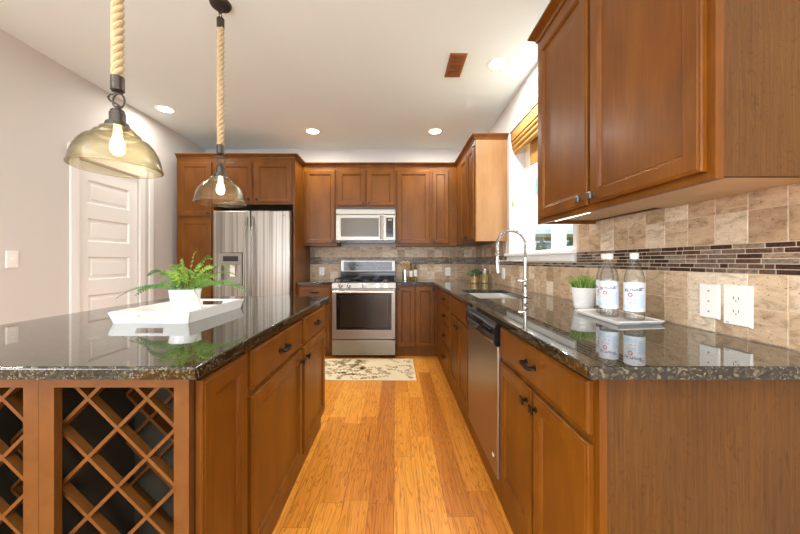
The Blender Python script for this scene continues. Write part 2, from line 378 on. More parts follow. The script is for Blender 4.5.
# door
dr = struct(M().rings(DY0, DY1, .008, 2.03, [(.0, -.02)], FX, back=-.0).build('door_1', TRIM)) if False else None
t = M()
zs = [(1.88, 1.675), (1.545, 1.34), (1.205, 1.0), (.865, .66), (.525, .32)]
vsn = [.008]+[z for p in reversed(zs) for z in (p[1], p[0])]+[2.03]
FD = lambda u, v, d: (XL-.045+d, u, v)
t.slab([DY0+.003, DY0+.10, DY1-.10, DY1-.003], vsn, {(1, j) for j in range(1, 10, 2)}, 0, .035, F=FD)
for a, b in zs:
    t.rings(DY0+.10, DY1-.10, b, a, [(0, .035), (.012, .022), (.03, .022), (.042, .030)], FD, back=.01)
door = struct(t.build('door_1', TRIM))
t = M()
t.box(XL-.0, XL+.018, DY0-.075, DY0-.002, 0, 2.12, bev=.004); t.box(XL, XL+.018, DY1+.002, DY1+.075, 0, 2.12, bev=.004)
t.box(XL, XL+.022, DY0-.09, DY1+.09, 2.045, 2.135, bev=.004)
t.build('door_casing', TRIM, door)
t = M(); t.box(XL, XL+.018, DY1+.13, DY1+.19, 0, 2.135, bev=.004); struct(t.build('trim_1', TRIM))

# window in the right wall
GX = 1.285
FG = lambda u, v, d: (GX+d, u, v)
t = M()
t.slab([WY0, WY0+.045, 2.49, 2.64, WY1-.115, WY1], [WZ0, WZ0+.03, WZ1-.05, WZ1], {(1, 1), (3, 1)}, 0, .045, F=FG, bev=.003)
t.slab([WY0+.045, WY0+.062, 2.474, 2.49], [WZ0+.03, WZ0+.044, WZ1-.066, WZ1-.05], {(1, 1)}, .012, .03, F=FG)
win = struct(t.build('window_1', TRIM))
B(GX+.018, GX+.022, WY0+.06, WY1-.08, WZ0+.04, WZ1-.04).build('glass', PANE, win)
B(XR-.035, GX, WY0-.045, WY1+.06, WZ0-.022, WZ0+.004, bev=.004).build('window_sill', TRIM, win)
B(XR-.016, XR-.001, WY0-.02, WY1+.03, 1.165, WZ0-.022, bev=.003).build('window_apron', TRIM, win)
c = M(); c.box(XR+.03, XR+.036, WY1-.012, WY1-.001, 1.71, 1.76, bev=.002); c.tube([(XR+.033, WY1-.014, 1.745), (XR+.02, WY1-.03, 1.75), (XR+.015, WY1-.03, 1.775)], .004)
c.tube([(XR+.033, WY1-.014, 1.725), (XR+.02, WY1-.03, 1.72), (XR+.015, WY1-.03, 1.70)], .004)
tag(c.build('cord_cleat', BRASS), 'small brass cord cleat on the far white window jamb', 'cleat')
# woven shade
sh = thing('woven_shade', (1.16, 2.6, 2.2), 'folded woven bamboo shade raised at the top of the kitchen window', 'window shade')
t = M(); t.box(1.135, 1.150, WY0+.004, WY1-.012, 2.335, 2.425, bev=.004); t.build('valance', SHADEW, sh)
t = M()
for xx, zz, rr in ((1.150, 2.315, .022), (1.160, 2.275, .024), (1.172, 2.238, .022)):
    t.tube([(xx+.012, WY0+.006, zz), (xx+.012, WY1-.014, zz)], rr, 12)
t.build('fold', SHADEW, sh)
t = M(); t.box(1.235, 1.25, WY0+.02, 2.94, 2.04, 2.42, bev=.003); t.build('hanging_panel', SHADEW, sh)

# ---------------------------------------------------------------- tile backsplash (part of the walls)
def tiles(F, u0, u1, v0, v1, size, uoff, cut, mw, wind):
    """square tiles between v0 and v1; cut = list of (u0,u1,vtop) limits"""
    v = v0
    while v < v1-.004:
        vt = min(v+size, v1); u = u0-uoff
        while u < u1:
            a = max(u, u0); b = min(u+size, u1); top = vt
            for (c0, c1, ct) in cut:
                if b > c0+.001 and a < c1-.001: top = min(top, ct)
            if b-a > .006 and top-v > .006: mw.rings(a+.0014, b-.0014, v+.0014, top-.0014, [(0, .0062), (.001, .0072)], F, back=.001)
            u += size
        v += size
def mosaicband(F, u0, u1, v0, v1, mw):
    rows = 6; h = (v1-v0)/rows
    for r in range(rows):
        u = u0-random.random()*.05
        while u < u1:
            L = random.choice([.028, .045, .06, .075, .095]); a = max(u, u0); b = min(u+L, u1)
            if b-a > .004: mw.rings(a+.0012, b-.0012, v0+r*h+.0012, v0+(r+1)*h-.0012, [(0, .006), (.001, .0072)], F, back=.001)
            u += L
FTR = lambda u, v, d: (XR-d, u, v)
FTB = lambda u, v, d: (u, YB-d, v)
Z0, ZM0, ZM1, ZT = .9155, 1.125, 1.222, 1.375
g = M(); g.box(XR-.0055, XR-.0005, .757, YB-.001, Z0, 1.163); g.box(XR-.0055, XR-.0005, .757, WY0-.05, 1.163, 1.388); g.box(XR-.0055, XR-.0005, WY1+.065, YB-.001, 1.163, ZT-.004)
g.build('grout_bed', GROUT, wr)
cut = [(WY0-.05, WY1+.065, 1.163)]
t = M(); tiles(FTR, .757, YB-.008, Z0, ZM0, .1045, .055, [], t, 0)
tiles(FTR, .757, YB-.008, ZM1, 1.388, .1045, .055, [(WY0-.05, WY1+.065, 1.16), (WY1+.06, YB, ZT-.004)], t, 0)
t.build('travertine_tile', TRAV, wr)
t = M(); mosaicband(FTR, .757, WY0-.05, ZM0, ZM1, t); mosaicband(FTR, WY0-.05, WY1+.065, ZM0, 1.163, t) if False else None
for r in range(6):
    h = (ZM1-ZM0)/6
    if ZM0+(r+1)*h > 1.166: break
    u = WY0-.05
    while u < WY1+.065:
        L = random.choice([.028, .045, .06, .075, .095]); b = min(u+L, WY1+.065)
        if b-u > .004: t.rings(u+.0012, b-.0012, ZM0+r*h+.0012, ZM0+(r+1)*h-.0012, [(0, .006), (.001, .0072)], FTR, back=.001)
        u += L
mosaicband(FTR, WY1+.065, YB-.008, ZM0, ZM1, t)
t.build('mosaic_band', MOSA, wr)
g = M(); g.box(-1.2, XR-.008, YB-.0055, YB-.0005, Z0, ZT-.004); g.build('grout_bed', GROUT, wb)
t = M(); tiles(FTB, -1.2, XR-.008, Z0, ZM0, .1045, .03, [], t, 0); tiles(FTB, -1.2, XR-.008, ZM1, ZT-.004, .1045, .03, [], t, 0)
t.build('travertine_tile', TRAV, wb)
t = M(); mosaicband(FTB, -1.2, XR-.008, ZM0, ZM1, t); t.build('mosaic_band', MOSA, wb)

# ================================================================ cabinets
def FRn(X): return lambda u, v, d: (X-d, u, v)      # faces -X (right run)
def FIn(X): return lambda u, v, d: (X+d, u, v)      # faces +X (island)
def FBn(Y): return lambda u, v, d: (u, Y-d, v)      # faces -Y (back run)
DOORSEQ = [(0, .013), (.003, .016), (.006, .0165), (.010, .0195), (.050, .0195), (.054, .0165), (.057, .0165), (.064, .0085), (.068, .0085)]
def knob(parent, F, u, v, mtl=BRONZE):
    if mtl is PEWTER and not parent.parent.name.startswith('wall_cabinet') or parent.parent.name in ('wall_cabinet.001', 'wall_cabinet.002', 'wall_cabinet.003', 'wall_cabinet.004', 'wall_cabinet.005'): mtl = BRONZE
    t = M()
    t.tube([(u, v, .019), (u, v, .022)], .011, 14, F=F)
    t.tube([(u, v, .021), (u, v, .034)], .0055, 10, F=F)
    t.box(u-.014, u+.014, v-.014, v+.014, .034, .043, bev=.003, F=F)
    return t.build('knob', mtl, parent)
def pull(parent, F, u, v, mtl=BRONZE):
    t = M()
    for s in (-1, 1):
        t.tube([(u+s*.036, v, .019), (u+s*.036, v, .023)], .011, 12, F=F)
        t.tube([(u+s*.036, v, .02), (u+s*.036, v, .038)], .005, 10, F=F)
    P = [(u+.048*math.sin(a), v-.004*math.cos(a), .034+.010*math.cos(a)) for a in [PI/2*q/6 for q in range(-6, 7)]]
    t.tube(P, [.0045+.004*abs(math.cos(PI/2*q/6)) for q in range(-6, 7)], 10, F=F)
    return t.build('pull', mtl, parent)
def cdoor(root, F, u0, u1, v0, v1, kn=None, km=BRONZE, label=None):
    sq = DOORSEQ
    if u1-u0 < .2: sq = [(0, .014), (.005, .0195), (.038, .0195), (.045, .0095), (.05, .0095)]
    o = M().rings(u0, u1, v0, v1, sq, F, back=.001).build('door', WOOD, root)
    if kn: knob(o, F, kn[0], kn[1], km)
    return o
def cdrawer(root, F, u0, u1, v0, v1, pl=True, kn=False):
    o = M().rings(u0, u1, v0, v1, [(0, .012), (.004, .016), (.010, .019), (.012, .019)], F, back=.001).build('drawer', WOOD, root)
    if pl: pull(o, F, (u0+u1)/2, (v0+v1)/2)
    elif kn: knob(o, F, (u0+u1)/2, (v0+v1)/2)
    return o
CROWN = [(0, -.01), (0, .004), (.006, .008), (.016, .010), (.034, .030), (.040, .040), (.050, .042), (.050, -.01)]
def crown(root, F, a, b, z=2.39, ma=0, mb=0):
    fa = lambda v, d: a-ma*max(d, 0); fb = lambda v, d: b+mb*max(d, 0)
    M().prism([(z+v, d) for v, d in CROWN], fa, fb, F).build('crown_molding', WOOD, root)
TOP = .885

# ---- right run, base
XF = .51; F = FRn(XF); XW = XR-.009
r1 = thing('base_cabinet', (.8, 1.16, 0), 'brown maple base cabinet nearest the camera on the right, one wide drawer over two doors', 'cabinet')
B(XF, XW, .818, 1.525, .105, TOP-.001).build('carcass', WOOD, r1)
B(XF, XF+.02, .80, .8175, 0, TOP-.001, bev=.002).build('corner_stile', WOOD, r1)
B(XF+.0205, XW, .802, .8175, 0, TOP-.001).build('end_panel', WOODP, r1)['label'] = 'grainy brown end panel facing the room'
B(XF-.004, XW, .818, 1.525, 0, .1045).build('toe_kick', WOOD, r1)
cdrawer(r1, F, .822, 1.508, .719, .858)
cdoor(r1, F, .822, 1.150, .125, .694, (1.120, .645)); cdoor(r1, F, 1.170, 1.508, .125, .694, (1.200, .645))
r2 = thing('sink_cabinet', (.8, 2.55, 0), 'maple cabinet under the sink with a false drawer front over two doors', 'cabinet')
t = M(); t.box(XF, XF+.02, 2.16, 2.939, .105, TOP-.001); t.box(XF+.0201, XW, 2.16, 2.18, .105, TOP-.001); t.box(XF+.0201, XW, 2.92, 2.939, .105, TOP-.001); t.box(XF+.0201, XW, 2.1801, 2.9199, .105, .13)
t.build('carcass', WOOD, r2); B(XF-.004, XW, 2.16, 2.939, 0, .1045).build('toe_kick', WOOD, r2)
cdrawer(r2, F, 2.175, 2.925, .719, .858, pl=False).name = 'drawer_front'
cdoor(r2, F, 2.175, 2.540, .125, .694, (2.505, .645)); cdoor(r2, F, 2.560, 2.925, .125, .694, (2.595, .645))
r3 = thing('drawer_cabinet', (.8, 3.19, 0), 'maple four-drawer base cabinet at the far end of the right run', 'cabinet')
B(XF, XW, 2.9405, 3.439, .105, TOP-.001).build('carcass', WOOD, r3); B(XF-.004, XW, 2.9405, 3.439, 0, .1045).build('toe_kick', WOOD, r3)
for a, b in ((.725, .858), (.545, .705), (.340, .525), (.125, .320)): cdrawer(r3, F, 2.955, 3.425, a, b)
# dishwasher
dw = thing('dishwasher', (.8, 1.84, 0), 'stainless steel dishwasher with black control panel in the right run', 'dishwasher')
B(XF+.01, XW, 1.53, 2.155, .105, .878).build('body', DGREY, dw)
B(XF-.022, XF+.0095, 1.535, 2.150, .115, .755, bev=.006).build('door', STEELD, dw)
cp = M(); cp.prism([(.757, -.0095), (.757, .030), (.775, .040), (.85, .034), (.872, .02), (.876, -.0095)], 1.535, 2.15, F); cp = cp.build('control_panel', BLACK, dw)
hh = M(); P = [(1.95+.12*math.cos(a), .80-.022*math.sin(a), .040) for a in [PI*q/14 for q in range(15)]]
hh.tube(P, .006, 8, F=F); hh.box(1.83, 2.07, .795, .807, .036, .043, bev=.003, F=F); hh.build('latch_handle', DGREY, cp)
t = M()
for q in range(4): t.box(1.60+q*.035, 1.622+q*.035, .825, .832, .0375, .0395, F=F)
t.build('button', PEWTER, cp)
M().lathe([(0, 0), (.016, 0), (.016, .0015), (0, .0015)], (XF-.0235, 1.60, .20), F=lambda x, y, z: (z, x, y*.55)).build('badge', PLATE, dw)
B(XF-.004, XF+.05, 1.53, 2.155, 0, .1045).build('toe_kick', WOOD, dw)

# ---- back run, base
YFc = 3.90; F = FBn(YFc)
b2 = thing('corner_cabinet', (.5, 4.2, 0), 'maple corner base cabinet with two full-height doors right of the range', 'cabinet')
t = M(); t.box(.008, XF-.001, YFc, YB-.009, .105, TOP-.001); t.box(XF, XW, 3.4405, YB-.009, .105, TOP-.001); t.build('carcass', WOOD, b2)
t = M(); t.box(.008, XF-.001, YFc+.035, YFc+.06, 0, .1045); t.box(XF-.0035, XF+.03, 3.4405, YFc+.03, 0, .1045); t.build('toe_kick', WOOD, b2)
cdoor(b2, F, .020, .238, .125, .855, (.042, .825)); cdoor(b2, F, .246, .478, .125, .855, (.462, .825))
b1 = thing('base_cabinet', (-.98, 4.2, 0), 'narrow maple base cabinet between fridge and range with one drawer over a door', 'cabinet')
B(-1.199, -.770, YFc, YB-.009, .105, TOP-.001).build('carcass', WOOD, b1); B(-1.199, -.770, YFc+.035, YFc+.06, 0, .1045).build('toe_kick', WOOD, b1)
cdrawer(b1, F, -1.172, -.785, .725, .858); cdoor(b1, F, -1.172, -.785, .125, .705, (-.82, .66))

# ---- countertops
ct = M(); ct.slab([.008, .46, .575, .925, XW], [.757, 2.15, 2.82, 3.86, YB-.009], {(0, 0), (0, 1), (0, 2), (2, 1)}, TOP, .915, bev=.006)
tag(ct.build('countertop', GRAN), 'dark speckled granite countertop along the right wall and into the back corner', 'countertop')
tag(M().slab([-1.199, -.770], [3.86, YB-.009], set(), TOP, .915, bev=.006).build('countertop', GRAN), 'short dark granite countertop between the fridge and the range', 'countertop')
IX0, IX1, IY0, IY1 = -1.56, -.474, .757, 2.29
tag(M().slab([IX0, IX1], [IY0, IY1], set(), TOP, .915, bev=.006).build('island_countertop', GRAN), 'polished dark granite island countertop reflecting the white tray', 'countertop')

# ---- uppers, right
XU = .80; F = FRn(XU)
u1 = thing('wall_cabinet', (.96, 1.3, 1.365), 'large maple wall cabinet with two tall doors nearest the camera on the right', 'cabinet')
t = M(); t.box(XU, XU+.02, .80, 1.80, 1.372, 2.389); t.box(XU+.0201, XR-.001, .8165, 1.7999, 1.400, 2.389); t.build('carcass', WOOD, u1)
B(XU+.0201, XR-.001, .80, .816, 1.378, 2.389).build('end_panel', WOODP, u1)['label'] = 'grainy greyish brown side panel'
B(XU+.0201, XR-.002, 1.788, 1.7998, 1.374, 1.3995).build('end_rail', WOOD, u1)
t = M(); t.box(XU+.0205, .985, .8165, 1.302, 1.3785, 1.3999); t.box(.988, XR-.002, .8165, 1.302, 1.383, 1.3999); t.build('bottom_panel', WOODR, u1)['label'] = 'pale underside'
t = M(); t.box(XU+.0205, XR-.018, 1.303, 1.787, 1.3940, 1.3995); t.build('bottom_panel', WOODR, u1)['label'] = 'pale underside'
B(XR-.0175, XR-.001, 1.303, 1.787, 1.3895, 1.3995).build('rear_cleat', WOOD, u1)
t = M(); t.box(XU+.03, XU+.075, 1.42, 1.74, 1.383, 1.3935, bev=.003); ul = t.build('under_cabinet_light', PLATE, u1)
B(XU+.034, XU+.071, 1.43, 1.73, 1.3815, 1.383).build('diffuser', UCL, ul)
cdoor(u1, F, .820, 1.293, 1.395, 2.345, (1.262, 1.425), PEWTER); cdoor(u1, F, 1.312, 1.760, 1.395, 2.345, (1.345, 1.425), PEWTER)
crown(u1, F, .80, 1.80, mb=1, ma=1)
FE = lambda u, v, d: (u, 1.80+d, v)
M().prism([(2.39+v, d) for v, d in CROWN], lambda v, d: XU-max(d, 0), XR-.001, FE).build('crown_return', WOOD, u1)
u2 = thing('wall_cabinet', (.96, 3.8, 1.365), 'maple wall cabinet with pale side panel beside the far edge of the window', 'cabinet')
B(XU, XR-.001, 3.236, YB-.001, 1.372, 2.389).build('carcass', WOOD, u2)
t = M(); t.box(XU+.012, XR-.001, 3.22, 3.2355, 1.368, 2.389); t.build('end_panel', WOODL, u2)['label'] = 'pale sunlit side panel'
B(XU, XU+.0115, 3.22, 3.2355, 1.368, 2.389).build('corner_stile', WOOD, u2)
cdoor(u2, F, 3.245, 3.520, 1.395, 2.345, (3.50, 1.425), PEWTER); cdoor(u2, F, 3.540, 3.860, 1.395, 2.345, (3.565, 1.425), PEWTER)
M().prism([(2.39+v, d) for v, d in CROWN], lambda v, d: 3.22-max(d, 0), lambda v, d: 4.158-max(d, 0), F).build('crown_molding', WOOD, u2)
FE = lambda u, v, d: (u, 3.22-d, v)
M().prism([(2.39+v, d) for v, d in CROWN], lambda v, d: XU-max(d, 0), XR-.001, FE).build('crown_return', WOOD, u2)
# ---- uppers, back
YU = 4.16; F = FBn(YU)
def backup(x0, x1, z0, label, loc=None):
    r = thing('wall_cabinet', ((x0+x1)/2, 4.33, z0), label, 'cabinet')
    B(x0, x1, YU, YB-.001, z0, 2.389).build('carcass', WOOD, r); return r
ua = backup(-1.199, -.766, 1.367, 'single-door maple wall cabinet between the fridge panel and the microwave')
cdoor(ua, F, -1.175, -.785, 1.39, 2.345, (-.812, 1.42), PEWTER); crown(ua, F, -1.199, -.766)
ub = backup(-.765, .003, 1.86, 'short two-door maple wall cabinet directly above the microwave')
cdoor(ub, F, -.748, -.390, 1.885, 2.345, (-.42, 1.915), PEWTER); cdoor(ub, F, -.372, -.015, 1.885, 2.345, (-.342, 1.915), PEWTER); crown(ub, F, -.765, .003)
uc = backup(.004, .455, 1.367, 'single-door maple wall cabinet right of the microwave')
cdoor(uc, F, .022, .442, 1.39, 2.345, (.05, 1.42), PEWTER); crown(uc, F, .004, .455)
ud = backup(.456, .799, 1.367, 'narrow maple corner wall cabinet at the right end of the back wall')
cdoor(ud, F, .475, .692, 1.39, 2.345, (.497, 1.42), PEWTER)
crown(ud, F, .456, .799, mb=-1)
# ---- pantry, fridge surround
YP = 3.82; F = FBn(YP)
pa = thing('pantry_cabinet', (-2.4, 4.16, 0), 'tall maple pantry cabinet with two stacked doors against the left wall', 'cabinet')
B(-2.61, -2.171, YP, YB-.001, 0.105, 2.389).build('carcass', WOOD, pa); B(-2.61, -2.171, YP+.05, YB-.001, 0, .1045).build('toe_kick', WOOD, pa)
B(XL+.001, -2.6105, YP+.25, YP+.28, 0, 2.389).build('filler_strip', WOOD, pa)
cdoor(pa, F, -2.575, -2.19, 1.70, 2.345, (-2.22, 1.73), PEWTER); cdoor(pa, F, -2.575, -2.19, .125, 1.665, (-2.22, 1.05), PEWTER)
crown(pa, F, -2.61, -2.171)
fo = thing('fridge_cabinet', (-1.69, 4.16, 1.84), 'two-door maple cabinet above the fridge with a tall side panel on its right', 'cabinet')
B(-2.170, -1.2225, YP, YB-.001, 1.845, 2.389).build('carcass', WOOD, fo)
cdoor(fo, F, -2.155, -1.71, 1.87, 2.345, (-1.74, 1.90), PEWTER); cdoor(fo, F, -1.675, -1.24, 1.87, 2.345, (-1.645, 1.90), PEWTER)
crown(fo, F, -2.170, -1.2225)
fp = fo
B(-1.222, -1.2, YP, YB-.001, 0, 2.389).build('side_panel', WOOD, fp)
M().prism([(2.39+v, d) for v, d in CROWN], -1.222, lambda v, d: -1.2+max(d, 0), F).build('crown_molding', WOOD, fp)
FE = lambda u, v, d: (-1.2+d, u, v)
M().prism([(2.39+v, d) for v, d in CROWN], lambda v, d: YP-max(d, 0), lambda v, d: YU-.002-max(d, 0), FE).build('crown_return', WOOD, fp)
tag(B(.665, .735, 4.33, 4.37, 2.441, 2.515, bev=.006).build('motion_sensor', PLATE), 'small white box on top of the corner wall cabinet', 'sensor')

# ================================================================ island base
XI = -.51; F = FIn(XI); YI0 = .79
ia = []
RB = 1.075
def rack(x0, x1, label, loc):
    r = thing('wine_rack_cabinet', loc, label, 'wine rack', 'wine rack cabinets in the island front')
    FF = lambda u, v, d: (u, YI0-d, v)
    M().slab([x0, x0+.038, x1-.038, x1], [.0, .14, .853, TOP-.001], {(1, 1)}, -.02, 0, F=FF, bev=.001).build('face_frame', DARKW, r)
    t = M(); t.box(x0, x0+.014, YI0+.0205, RB, 0, TOP-.001); t.box(x1-.014, x1, YI0+.0205, RB, 0, TOP-.001)
    t.box(x0+.0141, x1-.0141, RB-.012, RB, 0, TOP-.001); t.box(x0+.0141, x1-.0141, YI0+.0205, RB-.0121, .12, .14); t.box(x0+.0141, x1-.0141, YI0+.0205, RB-.0121, .865, TOP-.001)
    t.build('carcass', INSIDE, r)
    a, b = x0+.0142, x1-.0142; z0, z1 = .141, .864
    for nm, ya, yb, mt in (('front_lattice', YI0+.032, YI0+.054, DARKW), ('rear_lattice', RB-.045, RB-.016, DARKW)):
        t = M(); P = .152; hw = .0045*1.414
        for sgn in (1, -1):
            for k in range(-12, 14):
                # line: (x-a) + sgn*(z-.736) = k*P
                def seg(off):
                    pts = []
                    for xx in (a, b):
                        z = .736+sgn*(k*P+off-(xx-a)); pts.append((xx, z))
                    return pts
                (xa, za), (xb, zb) = seg(0)
                # clip to z range
                def clip(p, q):
                    (xp, zp), (xq, zq) = p, q
                    lo, hi = 0., 1.
                    dz = zq-zp
                    for lim, s_ in ((z0+.008, 1), (z1-.008, -1)):
                        fp_ = s_*(zp-lim); fq = s_*(zq-lim)
                        if fp_ < 0 and fq < 0: return None
                        if fp_ < 0: lo = max(lo, fp_/(fp_-fq))
                        elif fq < 0: hi = min(hi, fp_/(fp_-fq))
                    if lo >= hi-.02: return None
                    f = lambda q_: (xp+(xq-xp)*q_, zp+dz*q_)
                    return f(lo), f(hi)
                c_ = clip((xa, za), (xb, zb))
                if not c_: continue
                (xp, zp), (xq, zq) = c_
                co = []
                e = .0 if sgn > 0 else .0006
                for yy in (ya+e, yb-e):
                    co += [(xp, yy, zp-hw), (xq, yy, zq-hw), (xq, yy, zq+hw), (xp, yy, zp+hw)]
                t.addf(co, [(0, 1, 2, 3), (7, 6, 5, 4), (0, 1, 5, 4), (1, 2, 6, 5), (2, 3, 7, 6), (3, 0, 4, 7)])
        t.build(nm, mt, r)
    return r
rk = rack(-.8815, XI, 'maple wine rack cabinet with diagonal lattice at the right corner of the island', (-.70, .93, 0))
rack(-1.2535, -.882, 'maple wine rack cabinet with diagonal lattice cut off by the left picture edge', (-1.07, .93, 0))
B(XI+.0005, XI+.004, .815, 1.075, 0, TOP-.001).build('side_stile', WOOD, rk)
FI2 = FIn(XI+.0035)
M().rings(.812, 1.062, .125, .862, DOORSEQ, FI2, back=.001).build('side_panel', WOOD, rk)
def islcab(y0, y1, label):
    r = thing('island_cabinet', (-.8, (y0+y1)/2, 0), label, 'cabinet')
    B(-1.2, XI, y0, y1, .105, TOP-.001).build('carcass', WOOD, r); B(-1.2, XI-.018, y0, y1, 0, .1045).build('toe_kick', WOOD, r); return r
i1 = islcab(1.0765, 1.7085, 'larger maple island cabinet with one drawer over a door, next to the wine rack corner')
cdrawer(i1, F, 1.098, 1.695, .719, .858); cdoor(i1, F, 1.098, 1.695, .125, .697, (1.662, .645))
i2 = islcab(1.7095, 2.265, 'smaller maple island cabinet with one drawer over a door at the far end')
cdrawer(i2, F, 1.725, 2.235, .719, .858); cdoor(i2, F, 1.725, 2.235, .125, .697, (1.758, .645))
t = thing('island_back_panel', (-1.35, 1.6, 0), 'maple panel closing the seating side of the island', 'panel')
B(-1.25, -1.201, 1.0765, 2.265, 0, TOP-.001).build('panel', WOOD, t)

# ================================================================ fridge
fr = thing('refrigerator', (-1.68, 4.08, 0), 'side-by-side stainless steel refrigerator with water dispenser', 'refrigerator')
fx0, fx1, fy = -2.125, -1.228, 3.72
B(fx0+.006, fx1-.006, fy+.085, YB-.03, .02, 1.765, bev=.005).build('body', DGREY, fr)
F = FBn(fy); sp = -1.688
dx0, dx1, dz0, dz1 = -2.048, -1.782, .885, 1.262
ld = M().slab([fx0, dx0, dx1, sp-.004], [.08, dz0, dz1, 1.755], {(1, 1)}, -.08, 0, bev=.012, F=F).build('freezer_door', STEEL, fr)
rd = M().slab([sp+.004, fx1], [.08, 1.755], set(), -.08, 0, bev=.012, F=F).build('fridge_door', STEEL, fr)
B(fx0+.01, fx1-.01, fy+.03, fy+.0845, .02, .075).build('kick_grille', DGREY, fr)
for nm, xx, s, par in (('handle', sp-.035, -1, ld), ('handle', sp+.035, 1, rd)):
    t = M(); P = []
    for q in range(17):
        a = q/16; P.append((xx+s*.006*math.sin(PI*a), .40+a*1.28, .012+.055*min(1, math.sin(PI*a)*2.2)))
    t.tube(P, .012, 12, F=F); t.build(nm, STEEL2, par)
dp = M(); dp.slab([dx0+.001, dx0+.02, dx1-.02, dx1-.001], [dz0+.001, dz0+.02, 1.13, dz1-.001], {(1, 1)}, -.06, .004, bev=.003, F=F); dp = dp.build('dispenser', GREYP, ld)
B(dx0+.02, dx1-.02, dz0+.02, 1.13, -.075, -.06, F=F).build('cavity_back', plain('dispenser_grey', (.42, .39, .34), .3, .6), dp)
B(dx0+.045, dx1-.045, 1.165, 1.225, .004, .006, F=F).build('display', SCREEN, dp)
t = M(); t.box(-1.945, -1.885, .985, 1.125, -.05, -.035, bev=.004, F=F); t.tube([(-1.915, 1.125, -.03), (-1.915, 1.10, -.03)], .014, 10, F=F); t.build('paddle', PLATE, dp)
t = M(); t.tube([(-1.30, 1.70, 0), (-1.30, 1.70, .002)], .014, 16, F=F); t.build('badge', PEWTER, rd)

# ================================================================ range
rg = thing('range', (-.378, 4.15, 0), 'stainless steel slide-in gas range between the back base cabinets', 'stove')
gx0, gx1, gy = -.760, .000, 3.83; F = FBn(gy)
B(gx0+.004, gx1-.004, gy+.06, YB-.03, .03, .895).build('body', DGREY, rg)
B(gx0+.006, gx1-.006, gy+.03, gy+.0595, .02, .06).build('base_strip', BLACK, rg)
M().slab([gx0, gx1], [.04, .222], set(), -.059, 0, bev=.005, F=F).build('storage_drawer', STEEL2, rg)
od = M().slab([gx0, gx0+.05, gx1-.05, gx1], [.232, .345, .785, .835], {(1, 1)}, -.055, .005, bev=.005, F=F).build('oven_door', STEEL2, rg)
B(gx0+.05, gx1-.05, .345, .785, -.002, .0, F=F).build('window', OVGL, od)
t = M(); t.slab([gx0+.05, gx0+.09, gx1-.09, gx1-.05], [.345, .375, .755, .785], {(1, 1)}, -.006, -.003, F=F); t.build('window_border', BLACK, od)
t = M(); t.box(gx0+.05, gx1-.05, gy+.045, gy+.058, .345, .785); t.build('oven_interior', plain('oven_dark', (.26, .24, .20), .6), od)
t = M()
for z in (.45, .56, .66):
    t.tube([(gx0+.10, z, -.03), (gx1-.10, z, -.03)], .0035, 6, F=F)
t.build('oven_rack', PEWTER, od)
t = M(); t.tube([(gx0+.02, .803, .05), (gx1-.02, .803, .05)], .014, 14, F=F)
for xx in (gx0+.05, gx1-.05): t.tube([(xx, .803, .004), (xx, .803, .05)], .009, 10, F=F)
t.build('handle', KNOBM, od)
t = M(); t.prism([(.842, -.055), (.842, .010), (.905, -.002), (.905, -.055)], gx0, gx1, F); cpn = t.build('control_panel', STEEL2, rg)
for xx in (-.655, -.555, -.378, -.215, -.115):
    t = M(); t.tube([(xx, .873, .004), (xx, .873, .014)], .026, 20, F=F); t.tube([(xx, .873, .014), (xx, .873, .040)], [.021, .018], 20, F=F); t.box(xx-.004, xx+.004, .857, .889, .038, .046, bev=.002, F=F)
    t.build('burner_knob', KNOBM, cpn)
B(gx0, gx1, gy-.0+.056, YB-.085, .8955, .918, bev=.005).build('cooktop', BLACK, rg)
for cx in (-.63, -.378, -.126):
    t = M()
    for xx in (-.115, 0, .115): t.tube([(cx+xx*.97, gy+.09, .948), (cx+xx*.97, gy+.52, .948)], .006, 8)
    for yy in (.10, .2, .31, .41, .51): t.tube([(cx-.115, gy+yy, .948), (cx+.115, gy+yy, .948)], .006, 8)
    for xx in (-.11, .11):
        for yy in (.10, .51): t.tube([(cx+xx, gy+yy, .919), (cx+xx, gy+yy, .948)], .007, 8)
    t.build('grate', BLACK, rg)
for bx, by in ((-.63, .2), (-.63, .42), (-.378, .31), (-.126, .2), (-.126, .42)):
    M().lathe([(0, .013), (.028, .013), (.036, .008), (.04, 0)], (bx, gy+by, .9185), 20).build('burner', DGREY, rg)
t = M(); t.box(gx0, gx1, YB-.084, YB-.012, .90, 1.015, bev=.003); t.build('backguard_base', BLACK, rg)
t = M(); t.slab([gx0, gx0+.045, gx1-.045, gx1], [1.016, 1.035, 1.165, 1.183], set(), -.0, .075, bev=.008, F=FBn(YB-.02)); bgd = t.build('backguard', STEEL2, rg)
B(gx0+.048, gx1-.048, 1.038, 1.162, .0755, .078, F=FBn(YB-.02)).build('control_display', SCREEN, bgd)
t = M()
for q in range(14):
    if 5 < q < 8: continue
    t.box(gx0+.16+q*.033, gx0+.175+q*.033, 1.075+(q % 2)*.022, 1.081+(q % 2)*.022, .078, .0788, F=FBn(YB-.02))
t.build('button_marks', GREYP, bgd)
B(-.41, -.345, 1.125, 1.15, .078, .0788, F=FBn(YB-.02)).build('clock', BLACK, bgd)

